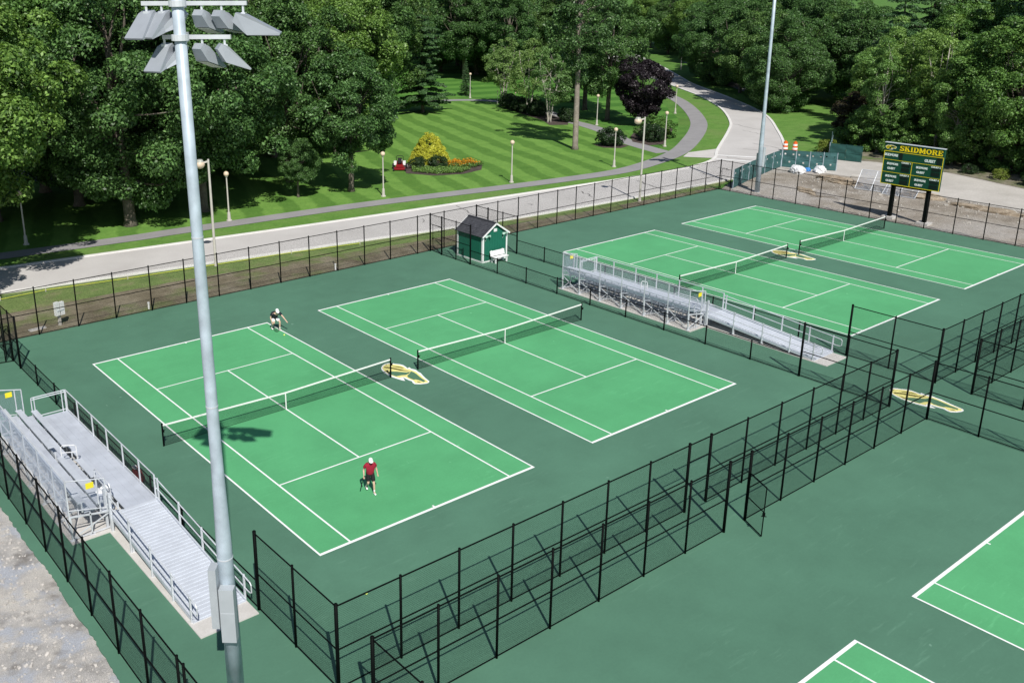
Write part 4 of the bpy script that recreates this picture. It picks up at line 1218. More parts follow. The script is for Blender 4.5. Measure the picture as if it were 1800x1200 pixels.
street_lamp(14.2, 37.4, 1, 'tall street lamp between the back fence and road, beside the foreground pole')
street_lamp(55.8, 32.0, 1, 'tall street lamp between the far back fence and the road')
street_lamp(171.0, 117.0, 1, 'distant street lamp where the road bends out of sight')

# ================================================================= SMALL THINGS AROUND
# white meter pedestal behind the back fence
mt = thing('meter_pedestal', 'white utility meter boxes on a post behind the back left fence', 'utility box', (0.75, 31.5, -0.06), R(20))
m = MB(); m.bar((0, 0, 0), (0, 0, 1.15), 0.16, 0.12, up=(0, 1, 0)); obj('post', m, M['lamp_conc'], mt)
for x, z, hh in ((-0.17, 1.12, 0.86), (0.19, 1.08, 0.82)):
    m = MB(); m.box((x, -0.09, z), (0.27, 0.2, hh)); obj('meter_box', m, M['white_paint'], mt)
m = MB(); m.box((0.02, -0.2, 1.0), (0.5, 0.03, 0.06)); obj('strap', m, M['galv'], mt)
for k, (x, y, nm) in enumerate(((6.3, 31.0, 'short white pipe stub by a fence post, left of the light pole'), (20.6, 30.9, 'short white pipe stub by a fence post, right of the light pole'))):
    p = thing('pipe_stub', nm, 'pipe', (x, y, -0.06))
    m = MB(); m.tube((0, 0, 0), (0, 0, 0.42), 0.06, n=10); obj('pipe', m, M['white_paint'], p)
    m = MB(); m.tube((0, 0, 0.40), (0, 0, 0.46), 0.075, n=10); obj('cap', m, M['white_paint'], p)
# yellow guide rope on the seeded strip
rm = MB()
pts = [(-24, 43.0, 0.0), (-0.8, 39.1, 0), (2.2, 39.2, 0), (7.7, 38.4, 0), (13, 37.7, 0), (20.3, 37.0, 0), (26, 35.9, 0)]
rm.path([(x, y-0.25, 0.06-0.03*(i % 2)) for i, (x, y, z) in enumerate(pts)], 0.022, 5)
M['rope'] = simple('rope_yellow', (0.62, 0.66, 0.06), 0.7, 0, 0.05, 2)
rp_t = thing('guide_rope', 'thin yellow rope strung on stakes along the road edge', 'rope', (0, 0, 0))
obj('rope', rm, M['rope'], rp_t)
for x, y, z in pts:
    m = MB(); m.bar((x, y-0.25, -0.08), (x, y-0.25, 0.22), 0.05, 0.05, up=(0, 1, 0)); obj('stake', m, M['lamp_conc'], rp_t)
# pale slab lying on the bare strip
ps = MB(); ps.box((0, 0, 0.03), (1.0, 0.35, 0.06), rz=0.15)
tag(obj('concrete_slab', ps, M['concrete'], None, (-0.6, 31.6, -0.062)), 'small pale slab lying on the bare ground beside the meter boxes', 'slab')

# traffic barrels
M['orange'] = simple('barrel_orange', (0.72, 0.13, 0.02), 0.5, 0, 0.05, 3)
for k, (x, y, nm) in enumerate(((91.4, 39.2, 'orange and white traffic barrel, left one of the pair by the road bend'), (91.9, 38.2, 'orange and white traffic barrel, right one of the pair by the road bend'))):
    t = thing('traffic_barrel', nm, 'traffic barrel', (x, y, -0.05), 0, 'traffic barrels')
    m = MB(); m.tube((0, 0, 0), (0, 0, 0.08), 0.40, n=14); obj('base', m, M['black'], t)
    for i in range(5):
        m = MB(); r0 = 0.34-i*0.022; m.tube((0, 0, 0.08+i*0.22), (0, 0, 0.08+(i+1)*0.22), r0, r0-0.016, 14); obj('band', m, M['orange'] if i % 2 == 0 else M['white_paint'], t)
    m = MB(); m.box((0, 0, 1.24), (0.28, 0.04, 0.12)); obj('handle', m, M['orange'], t)

# windscreened construction fences
M['screen'] = simple('screen_green', (0.020, 0.085, 0.075), 0.8, 0, 0.10, 1.2)
M['screen2'] = simple('screen_teal', (0.045, 0.125, 0.125), 0.8, 0, 0.15, 0.8)
def screen_fence(pts, label, mat, h=1.85, holes=False):
    t = thing('screened_fence', label, 'fence', (pts[0][0], pts[0][1], -0.055), 0)
    x0, y0 = pts[0]
    rr_ = random.Random(len(pts)*7+int(x0))
    for i, (x, y) in enumerate(pts):
        m = MB(); m.tube((x-x0, y-y0, 0), (x-x0, y-y0, h+0.05), 0.035, n=8); obj('post', m, M['pole'] if mat is M['screen2'] else mat, t)
    for a, b in zip(pts, pts[1:]):
        A_, B_ = Vector((a[0]-x0, a[1]-y0)), Vector((b[0]-x0, b[1]-y0))
        d = (B_-A_); L_ = d.length; d.normalize(); nn = Vector((-d.y, d.x))
        nx_, nz_ = max(6, int(L_/0.17)), 11
        vs_ = []
        for i in range(nx_+1):
            for k in range(nz_+1):
                s = 0.04+(L_-0.08)*i/nx_; z = 0.05+(h-0.06)*k/nz_
                w = 0.035*math.sin(s*2.1+k)*math.sin(math.pi*k/nz_)+rr_.uniform(-.01, .01)
                p = A_+d*s+nn*w
                vs_.append((p.x, p.y, z))
        fs = [(i*(nz_+1)+k, (i+1)*(nz_+1)+k, (i+1)*(nz_+1)+k+1, i*(nz_+1)+k+1) for i in range(nx_) for k in range(nz_)]
        if holes:   # half-moon wind vents cut out of the cloth
            cut = {(nx_//5, 8), (4*nx_//5, 8), (nx_//2, 3)}
            fs = [(i*(nz_+1)+k, (i+1)*(nz_+1)+k, (i+1)*(nz_+1)+k+1, i*(nz_+1)+k+1) for i in range(nx_) for k in range(nz_) if (i, k) not in cut]
        m = MB(); m.add(vs_, fs); obj('screen_cloth', m, mat, t)
        for z in (h, h*0.5):
            m = MB(); m.tube((A_.x, A_.y, z), (B_.x, B_.y, z), 0.022, n=6); obj('rail', m, mat, t)
    return t
screen_fence([(67.6, 29.9), (70.0, 30.6), (72.3, 31.3), (74.6, 31.9), (77.0, 32.5), (79.4, 33.1), (81.8, 33.6)], 'teal screened fence running from the court corner along the road', M['screen2'], 1.95, True)
screen_fence([(81.9, 33.6), (82.4, 32.2), (82.9, 30.8), (83.6, 29.6), (84.3, 28.4)], 'dark teal screened fence behind the white piles', M['screen2'], 1.95, True)
screen_fence([(90.6, 32.9), (90.9, 31.1), (91.2, 29.3)], 'dark green screened gate panel standing open across the gravel drive', M['screen'], 1.85)
screen_fence([(98.5, 37.3), (96, 35.8), (93.4, 34.4), (90.8, 33.1)], 'screened fence run behind the green panel by the dark bush', M['screen2'], 1.85)
# white wrapped piles
def lumpy(seed, rx, ry, rz_, n=26, m_=14, amp=0.14):
    r_ = random.Random(seed); mb = MB(); mb.sphere((0, 0, 0), 1.0, n, m_)
    ph = [r_.uniform(0, 6.28) for _ in range(8)]
    out = []
    for x, y, z in mb.v:
        k = 1+amp*math.sin(3*x+ph[0])*math.sin(3.3*y+ph[1])+amp*0.8*math.sin(6*x+4*z+ph[2])*math.sin(5*y+ph[3])+r_.uniform(-.05, .05)
        out.append((x*rx*k, y*ry*k, max(0.0, z*rz_*k+rz_*0.35)))
    mb.v = out
    return mb
tag(obj('wrapped_pile', lumpy(1, 1.15, 0.8, 0.62), M['white_plastic'], None, (80.2, 30.5, -0.06), 0.6), 'larger white wrapped heap beside the teal screen, left of the blue tarp', 'pile')
tag(obj('wrapped_pile', lumpy(2, 0.95, 0.65, 0.52), M['white_plastic'], None, (82.4, 29.2, -0.06), 0.3), 'smaller white wrapped heap beside the dark teal screen, right of the blue tarp', 'pile')
M['tarp_blue'] = simple('tarp_blue', (0.05, 0.22, 0.55), 0.6, 0, 0.1, 3)
tag(obj('tarp', lumpy(3, 0.45, 0.4, 0.3), M['tarp_blue'], None, (81.8, 30.4, -0.06)), 'small blue tarp bundle between the two white heaps', 'tarp')
# spoil heaps, boards, rocks on the lot
M['spoil'] = ground_mat('spoil', [(0.3, (0.20, 0.15, 0.10)), (0.7, (0.46, 0.39, 0.30))], 1.6, 9, 0.35, 0.95, 0.8, 0.06)
M['stone'] = ground_mat('stone', [(0.3, (0.42, 0.40, 0.36)), (0.7, (0.60, 0.57, 0.52))], 1.5, 9, 0.15, 0.9, 0.4, 0.03)
for k, (x, y, sx, sy, sz, rz_, nm) in enumerate((
        (79.0, 25.2, 2.6, 0.9, 0.45, 1.35, 'long brown spoil heap with broken stone left of the metal panels'),
        (78.2, 15.9, 1.9, 0.8, 0.38, 1.7, 'pale stony spoil heap just right of the scoreboard'),
        (77.3, 9.6, 3.4, 0.7, 0.30, 1.55, 'long low spoil heap along the gravel drive at the right edge'),
        (72.2, 24.6, 1.5, 0.6, 0.22, 1.0, 'flat scraped earth mound behind the far corner fence'))):
    tag(obj('spoil_heap', lumpy(10+k, sx, sy, sz, amp=0.22), M['spoil'], None, (x, y, -0.12), rz_), nm, 'heap')
rs = random.Random(11)
sm = MB()
for i in range(300):
    y = rs.uniform(0, 29); x = rs.choice([rs.uniform(66.4, 80), rs.gauss(78.5, 1.4), rs.gauss(76.5, 2.0)])
    s = rs.choice([0.04, 0.05, 0.06, 0.08, 0.1, 0.15])*rs.uniform(.7, 1.4)
    sm.box((x, y, -0.055+s*0.25), (s*1.6, s*1.1, s*0.8), rz=rs.uniform(0, 3), ry=rs.uniform(-.3, .3), rx=rs.uniform(-.3, .3))
tag(obj('scattered_stones', sm, M['stone']), 'loose broken stones scattered over the bare lot', 'stones', kind='stuff')
sm = MB()
for i in range(5200):
    x = rs.uniform(-17, -8.45); y = rs.uniform(-9, 16)
    s = rs.choice([0.018, 0.022, 0.025, 0.03, 0.035, 0.045, 0.06])*rs.uniform(.7, 1.3)
    sm.box((x, y, -0.055+s*0.22), (s*1.6, s*1.2, s*0.8), rz=rs.uniform(0, 3), ry=rs.uniform(-.4, .4), rx=rs.uniform(-.4, .4))
tag(obj('loose_gravel', sm, M['drive']), 'loose gravel stones strewn over the yard left of the courts', 'gravel', kind='stuff')
# metal panels stacked on the lot
for k, (x, y, rz_, tilt, nm) in enumerate(((77.2, 20.6, R(-82), R(38), 'silver framed fence panel leaning on the lot left of the scoreboard'), (76.8, 17.6, R(-85), R(52), 'silver framed fence panel lying back below the scoreboard'))):
    t = thing('metal_barrier', nm, 'barrier', (x, y, -0.05), rz_)
    w, hh = 3.1, 2.2
    def q(xx, s): return (xx, s*math.sin(tilt), s*math.cos(tilt)+0.06)
    m = MB()
    for a, b in ((q(-w/2, 0), q(w/2, 0)), (q(-w/2, hh), q(w/2, hh)), (q(-w/2, 0), q(-w/2, hh)), (q(w/2, 0), q(w/2, hh)), (q(0, 0), q(0, hh))): m.tube(a, b, 0.035, n=8)
    obj('frame', m, M['galv'], t)
    ch_ = link('chain_link', chain_mesh(w-0.1, hh-0.1, 0.04, 0.0032, 'mesh_galv'), None, t); ch_.location = q(-w/2+0.05, 0.05); ch_.rotation_euler = (-tilt, 0, 0)
tag(obj('plank_stack', MB().box((0, 0, 0.16), (3.4, 1.1, 0.10)).box((0.2, 0.05, 0.07), (3.0, 0.9, 0.14)), M['stone'], None, (83.2, 24.0, -0.05), R(112)), 'pale flat boards stacked at the edge of the gravel drive', 'boards')

# tennis balls
M['ball'] = simple('ball_felt', (0.72, 0.85, 0.20), 0.9, 0, 0.05, 20)
for x, y, nm in ((10.62, 21.05, 'pale tennis ball on the court in front of the crouching player'), (0.02, -2.98, 'yellow tennis ball lying just inside the front fence corner')):
    m = MB(); m.sphere((0, 0, 0.05), 0.05, 14, 10); tag(obj('tennis_ball', m, M['ball'], None, (x, y, 0.003), smooth=True), nm, 'tennis ball')

# riding mower
M['mower_red'] = simple('mower_red', (0.24, 0.010, 0.014), 0.45, 0, 0.05, 3)
M['rubber'] = simple('rubber', (0.012, 0.012, 0.013), 0.8, 0, 0.1, 8)
mw = thing('riding_mower', 'red and white riding mower parked on the lawn beside the golden shrub', 'mower', (47.6, 59.5, -0.07), R(232-90))
# local +Y faces the camera side
def part(nm, mb, mat): return obj(nm, mb, mat, mw)
part('cutting_deck', MB().box((0, 0.42, 0.22), (1.5, 0.8, 0.15)).box((0, 0.9, 0.2), (1.2, 0.16, 0.12)), M['mower_red'])
part('chassis', MB().box((0, -0.25, 0.48), (0.95, 1.25, 0.26)).box((0, -0.75, 0.66), (0.85, 0.5, 0.42)), M['mower_red'])
for s in (-1, 1):
    part('fender', MB().box((s*0.55, -0.35, 0.84), (0.34, 0.85, 0.18)).box((s*0.55, 0.02, 0.7), (0.30, 0.16, 0.30)), M['white_paint'])
    w_ = part('rear_wheel', MB().tube((s*0.62, -0.55, 0.32), (s*0.92, -0.55, 0.32), 0.32, n=18), M['rubber'])
    obj('rim', MB().tube((s*0.90, -0.55, 0.32), (s*0.935, -0.55, 0.32), 0.17, n=14), M['white_paint'], w_)
    part('front_caster', MB().tube((s*0.62, 1.12, 0.16), (s*0.80, 1.12, 0.16), 0.16, n=14).bar((s*0.7, 1.12, 0.2), (s*0.7, 0.8, 0.5), 0.06, 0.06), M['rubber'])
    part('steering_lever', MB().path([(s*0.32, -0.1, 0.7), (s*0.34, 0.15, 0.95), (s*0.12, 0.28, 1.08)], 0.022, 6), M['rubber'])
part('seat', MB().box((0, -0.28, 0.78), (0.5, 0.5, 0.14)).box((0, -0.55, 1.05), (0.5, 0.14, 0.5), rx=0.15), M['rubber'])
part('roll_bar', MB().path([(-0.42, -0.72, 0.7), (-0.42, -0.72, 1.4), (-0.3, -0.72, 1.52), (0.3, -0.72, 1.52), (0.42, -0.72, 1.4), (0.42, -0.72, 0.7)], 0.035, 8), M['rubber'])
mw.scale = (0.92, 0.92, 0.95)
part('engine', MB().box((0, -0.95, 0.92), (0.55, 0.36, 0.22)), M['white_paint'])
# ================================================================= PEOPLE
M['skin'] = simple('skin', (0.60, 0.40, 0.30), 0.55, 0, 0.06, 8)
M['cloth_red'] = simple('cloth_red', (0.33, 0.012, 0.035), 0.85, 0, 0.15, 6)
M['cloth_black'] = simple('cloth_black', (0.010, 0.010, 0.012), 0.85, 0, 0.2, 6)
M['cloth_navy'] = simple('cloth_navy', (0.012, 0.016, 0.026), 0.85, 0, 0.2, 6)
M['cloth_white'] = simple('cloth_white', (0.80, 0.80, 0.80), 0.85, 0, 0.05, 6)
M['hair'] = simple('hair_brown', (0.05, 0.03, 0.02), 0.7, 0, 0.2, 12)
def skin_mesh(name, joints, edges, sub=2, root=0):
    """joints: list of (pos, radius) ; grows one continuous surface round the edge graph"""
    me = bpy.data.meshes.new(name)
    me.from_pydata([j[0] for j in joints], edges, [])
    o = bpy.data.objects.new(name, me); col.objects.link(o)
    md = o.modifiers.new('skin', 'SKIN'); md.use_smooth_shade = True
    for i, j in enumerate(joints):
        r = j[1] if isinstance(j[1], tuple) else (j[1], j[1])
        me.skin_vertices[0].data[i].radius = r
    me.skin_vertices[0].data[root].use_root = True
    sd_ = o.modifiers.new('sub', 'SUBSURF'); sd_.levels = sub; sd_.render_levels = sub
    bpy.context.view_layer.update()
    dg = bpy.context.evaluated_depsgraph_get()
    out = bpy.data.meshes.new_from_object(o.evaluated_get(dg))
    bpy.data.objects.remove(o)
    return out
def lerp(a, b, t): return tuple(a[i]+(b[i]-a[i])*t for i in range(3))
def person(label, loc, facing, J, shirt, shorts, group):
    """J: dict of joint positions, local +Y is the way the person faces, +X the person's right"""
    t = thing('person', label, 'person', loc, math.atan2(-facing[0], facing[1]), group)
    joints, edges = [], []
    def add(p, r): joints.append((p, r)); return len(joints)-1
    pel = add(J['pelvis'], (0.135, 0.105)); spi = add(J['spine'], (0.125, 0.10)); che = add(J['chest'], (0.15, 0.11))
    nck = add(J['neck'], 0.055); jaw = add(lerp(J['neck'], J['head'], 0.55), 0.068); hed = add(J['head'], (0.085, 0.098)); crn = add(J['crown'], 0.072)
    edges += [(pel, spi), (spi, che), (che, nck), (nck, jaw), (jaw, hed), (hed, crn)]
    for s in ('r', 'l'):
        sh_ = add(J[s+'sho'], 0.066); ua = add(lerp(J[s+'sho'], J[s+'elb'], 0.5), 0.052); el = add(J[s+'elb'], 0.043); fa = add(lerp(J[s+'elb'], J[s+'wri'], 0.4), 0.042); wr = add(J[s+'wri'], 0.029)
        d = Vector(J[s+'wri'])-Vector(J[s+'elb']); d.normalize()
        pal = add(tuple(Vector(J[s+'wri'])+d*0.07), (0.036, 0.022))
        edges += [(che, sh_), (sh_, ua), (ua, el), (el, fa), (fa, wr), (wr, pal)]
        side = d.cross(Vector((0, 0, 1)))
        side = side.normalized() if side.length > 0.1 else Vector((1, 0, 0))
        cur = Vector((0, 1, 0))
        tip0 = Vector(joints[pal][0])
        for k, ln in enumerate((0.055, 0.068, 0.064, 0.05)):
            a = tip0+side*(k-1.5)*0.019+d*0.028
            f1 = add(tuple(a), 0.0095); f2 = add(tuple(a+d*ln*0.55+cur*0.008), 0.0085); f3 = add(tuple(a+d*ln*0.9+cur*0.028), 0.007)
            edges += [(pal, f1), (f1, f2), (f2, f3)]
        th = add(tuple(Vector(J[s+'wri'])+d*0.045+side*0.035+cur*0.01), 0.0105); th2 = add(tuple(Vector(J[s+'wri'])+d*0.085+side*0.045+cur*0.03), 0.0085)
        edges += [(pal, th), (th, th2)]
        hp_ = add(J[s+'hip'], 0.092); ml = add(lerp(J[s+'hip'], J[s+'kne'], 0.5), 0.078); kn = add(J[s+'kne'], 0.055); cf = add(lerp(J[s+'kne'], J[s+'ank'], 0.35), 0.056); an = add(J[s+'ank'], 0.036); to = add(J[s+'toe'], 0.032)
        edges += [(pel, hp_), (hp_, ml), (ml, kn), (kn, cf), (cf, an), (an, to)]
    me = skin_mesh('body', joints, edges, 2, pel)
    body = link('body', me, M['skin'], t)
    # shirt with sleeves
    j2 = [(lerp(J['pelvis'], J['spine'], -0.45), (0.200, 0.165)), (lerp(J['pelvis'], J['spine'], 0.45), (0.195, 0.16)), (lerp(J['spine'], J['chest'], 0.75), (0.215, 0.172)), (lerp(J['chest'], J['neck'], 0.5), (0.13, 0.11))]
    e2 = [(0, 1), (1, 2), (2, 3)]
    for s in ('r', 'l'):
        n = len(j2); j2 += [(J[s+'sho'], 0.100), (lerp(J[s+'sho'], J[s+'elb'], 0.68), 0.084)]; e2 += [(2, n), (n, n+1)]
    link('shirt', skin_mesh('shirt', j2, e2, 2, 0), shirt, t)
    j3 = [(lerp(J['pelvis'], J['spine'], 0.6), (0.175, 0.145)), (J['pelvis'], (0.190, 0.155))]
    e3 = [(0, 1)]
    for s in ('r', 'l'):
        n = len(j3); j3 += [(J[s+'hip'], 0.122), (lerp(J[s+'hip'], J[s+'kne'], 0.45), 0.112), (lerp(J[s+'hip'], J[s+'kne'], 0.84), 0.104)]; e3 += [(1, n), (n, n+1), (n+1, n+2)]
    link('shorts', skin_mesh('shorts', j3, e3, 2, 1), shorts, t)
    for s in ('r', 'l'):
        a, b = Vector(J[s+'ank']), Vector(J[s+'toe'])
        d = (b-a); d.z = 0; d.normalize()
        hl = a-d*0.06; hl.z = b.z if b.z < a.z-0.02 and a.z < 0.12 else a.z-0.04
        link('shoe', skin_mesh('shoe', [(tuple(hl), (0.045, 0.048)), (tuple(lerp(hl, b, 0.5)), (0.050, 0.045)), (tuple(b+d*0.05), (0.046, 0.034))], [(0, 1), (1, 2)], 2, 1), M['cloth_white'], t)
        sk = skin_mesh('sock', [(tuple(a), 0.045), (lerp(J[s+'ank'], J[s+'kne'], 0.36), 0.052)], [(0, 1)], 1, 0)
        link('sock', sk, M['cloth_white'], t)
    # cap, hair, face
    hd, cr = Vector(J['head']), Vector(J['crown'])
    upd = (cr-hd).normalized()
    fw = Vector((0, 1, 0)); fw = (fw-upd*fw.dot(upd)).normalized()
    rtv = fw.cross(upd)
    q = Matrix((rtv, fw, upd)).transposed().to_quaternion()
    he = link('cap', None, None, t, hd); he.rotation_mode = 'QUATERNION'; he.rotation_quaternion = q
    m = MB(); m.sphere((0, -0.005, 0.035), 0.108, 16, 7, (0.94, 1.08, 0.95), zmin=0.0); obj('crown', m, M['cloth_white'], he, smooth=True)
    m = MB()
    n = 10; vs_ = []
    for k in range(n+1):
        an = math.pi*(0.15+0.70*k/n)
        vs_ += [(0.112*math.cos(an), 0.105*math.sin(an), 0.045), (0.118*math.cos(an)*0.95, 0.105*math.sin(an)+0.085*math.sin(an), 0.028)]
    b0 = len(vs_)
    vs_ += [(x, y, z-0.008) for x, y, z in vs_]
    fs = []
    for k in range(n): fs += [(2*k, 2*k+1, 2*k+3, 2*k+2), (b0+2*k+2, b0+2*k+3, b0+2*k+1, b0+2*k), (2*k+1, b0+2*k+1, b0+2*k+3, 2*k+3)]
    m.add(vs_, fs); obj('brim', m, M['cloth_white'], he)
    fc = link('face', None, None, t, hd); fc.rotation_mode = 'QUATERNION'; fc.rotation_quaternion = q
    for s in (-1, 1):
        obj('eye', MB().sphere((s*0.034, 0.094, -0.004), 0.012, 8, 6), M['hair'], fc)
        obj('ear', MB().sphere((s*0.094, -0.005, -0.015), 0.03, 8, 6, (0.35, 0.7, 1.0)), M['skin'], fc)
    obj('nose', MB().sphere((0, 0.106, -0.03), 0.018, 8, 6, (0.8, 1.0, 1.3)), M['skin'], fc)
    obj('mouth', MB().sphere((0, 0.092, -0.066), 0.02, 8, 6, (1.2, 0.4, 0.3)), M['bag_red'], fc)
    obj('hair', MB().sphere((0, -0.03, 0.005), 0.104, 12, 8, (0.97, 0.9, 0.95)), M['hair'], fc, smooth=True)
    return t
JA = dict(pelvis=(0, 0, .95), spine=(0, .03, 1.14), chest=(0, .07, 1.37), neck=(0, .11, 1.53), head=(0, .17, 1.655), crown=(0, .20, 1.745),
          rsho=(.20, .06, 1.43), relb=(.29, -.02, 1.15), rwri=(.31, .10, .93), lsho=(-.20, .07, 1.43), lelb=(-.29, .0, 1.16), lwri=(-.33, .06, .92),
          rhip=(.10, 0, .91), rkne=(.12, .12, .50), rank=(.12, -.24, .22), rtoe=(.12, -.14, .06), lhip=(-.10, 0, .91), lkne=(-.12, .22, .49), lank=(-.12, .26, .09), ltoe=(-.13, .42, .045))
pA = person('person in a red shirt, black shorts and white cap walking on the near court', (4.15, 2.72, 0.008), (-0.35, -0.94), JA, M['cloth_red'], M['cloth_black'], 'tennis players')
pA.scale = (0.91, 0.91, 0.91)
JB = dict(pelvis=(0, -.15, .70), spine=(0, -.02, .87), chest=(0, .15, 1.04), neck=(0, .26, 1.16), head=(0, .36, 1.25), crown=(0, .41, 1.335),
          rsho=(.20, .13, 1.08), relb=(.30, .05, .83), rwri=(.27, .16, .60), lsho=(-.20, .18, 1.05), lelb=(-.32, .36, .86), lwri=(-.42, .56, .66),
          rhip=(.10, -.14, .68), rkne=(.16, .22, .52), rank=(.17, -.16, .17), rtoe=(.17, -.04, .05), lhip=(-.10, -.14, .68), lkne=(-.17, .27, .54), lank=(-.16, .22, .09), ltoe=(-.17, .38, .045))
pB = person('person in a dark shirt, white shorts and white cap crouching at the far sideline', (10.72, 22.25, 0.008), (-0.12, -0.99), JB, M['cloth_navy'], M['cloth_white'], 'tennis players')
pB.scale = (1.06, 1.06, 1.06)
M['racket'] = simple('racket_frame', (0.012, 0.014, 0.014), 0.35, 0, 0.1, 4)
def racket(label, loc, rot):
    t = thing('tennis_racket', label, 'racket', loc)
    t.rotation_euler = rot
    obj('grip', MB().tube((0, 0, -0.06), (0, 0, 0.17), 0.016, n=8), M['racket'], t)
    obj('throat', MB().path([(0, 0, 0.17), (0.07, 0, 0.33)], 0.011, 6).path([(0, 0, 0.17), (-0.07, 0, 0.33)], 0.011, 6), M['racket'], t)
    obj('hoop', MB().path([(0.13*math.sin(a), 0, 0.46-0.165*math.cos(a)) for a in [2*math.pi*k/24 for k in range(25)]], 0.013, 6), M['racket'], t)
    s = MB()
    for k in range(-7, 8):
        x = k*0.0165; hz_ = 0.16*math.sqrt(max(0, 1-(x/0.13)**2)); s.tube((x, 0, 0.46-hz_), (x, 0, 0.46+hz_), 0.0012, n=3, caps=False)
    for k in range(-9, 10):
        z = k*0.0168; hx_ = 0.126*math.sqrt(max(0, 1-(z/0.162)**2)); s.tube((-hx_, 0.001, 0.46+z), (hx_, 0.001, 0.46+z), 0.0012, n=3, caps=False)
    tag(obj('strings', s, M['net_black'], t), kind='stuff')
    return t
def hand_world(p, J, s, f=0.085):
    M_ = Matrix.Rotation(p.rotation_euler[2], 4, 'Z')
    d = (Vector(J[s+'wri'])-Vector(J[s+'elb'])).normalized()
    return Vector(p.location)+(M_ @ (Vector(J[s+'wri'])+d*f))*p.scale[0]
racket('tennis racket hanging from the right hand of the red shirted player', hand_world(pA, JA, 'r'), (R(165), R(12), pA.rotation_euler[2]+R(70)))
racket('tennis racket held low by the crouching player', hand_world(pB, JB, 'r'), (R(205), R(20), pB.rotation_euler[2]+R(20)))
# ================================================================= TREES AND PLANTS
def leaf_mesh(name, pos, nrm, size, rng_, aspect=0.6):
    """one small four-sided leaf per point"""
    n = len(pos)
    nrm = nrm/np.linalg.norm(nrm, axis=1, keepdims=True)
    ref = rng_.normal(size=(n, 3))
    u = np.cross(nrm, ref); u /= np.linalg.norm(u, axis=1, keepdims=True)
    v = np.cross(nrm, u)
    sz = size*rng_.uniform(0.42, 1.45, (n, 1))
    drop = nrm*sz*0.18
    a = pos-u*sz*0.5-drop; b = pos+v*sz*0.5*aspect; c = pos+u*sz*0.5-drop; d = pos-v*sz*0.5*aspect
    co = np.stack([a, b, c, d], 1).reshape(-1, 3).astype(np.float32)
    me = bpy.data.meshes.new(name)
    me.vertices.add(4*n); me.vertices.foreach_set('co', co.ravel())
    me.loops.add(4*n); me.loops.foreach_set('vertex_index', np.arange(4*n, dtype=np.int32))
    me.polygons.add(n); me.polygons.foreach_set('loop_start', np.arange(0, 4*n, 4, dtype=np.int32)); me.polygons.foreach_set('loop_total', np.full(n, 4, dtype=np.int32))
    me.update(); me.validate()
    return me

def clump_leaves(centres, radii, per, rng_, crown_c, flat=0.75, upbias=0.35, spread=0.55):
    P_, N_ = [], []
    for c, r in zip(centres, radii):
        k = max(6, int(per*(r**2)))
        d = rng_.normal(size=(k, 3)); d /= np.linalg.norm(d, axis=1, keepdims=True)
        out = c-crown_c; out = out/(np.linalg.norm(out)+1e-6)
        d = d+out*0.55+np.array([0, 0, upbias]); d /= np.linalg.norm(d, axis=1, keepdims=True)
        rad = r*rng_.uniform(0.45, 1.05, (k, 1))**0.6
        p = c+d*rad*np.array([1, 1, flat])
        P_.append(p); N_.append(d*0.7+np.array([0, 0, 0.45])+rng_.normal(size=(k, 3))*spread)
    return np.concatenate(P_), np.concatenate(N_)

def lobed(dirs, seed, amp):
    r_ = np.random.default_rng(seed)
    k = r_.normal(size=(5, 3))*1.6; ph = r_.uniform(0, 6.28, 5)
    s = np.zeros(len(dirs))
    for i in range(5): s += np.sin(dirs@k[i]*2.0+ph[i])
    return 1+amp*s/2.2

def limb(mb, p0, p1, r0, r1, rng_, bend=0.12, seg=4):
    p0, p1 = np.array(p0, float), np.array(p1, float)
    L_ = np.linalg.norm(p1-p0)
    off = rng_.normal(size=3)*L_*bend
    pts, rad = [], []
    for i in range(seg+1):
        t = i/seg
        pts.append(tuple(p0+(p1-p0)*t+off*math.sin(math.pi*t)+np.array([0, 0, -0.0])))
        rad.append(r0+(r1-r0)*t)
    mb.path(pts, rad, 6)

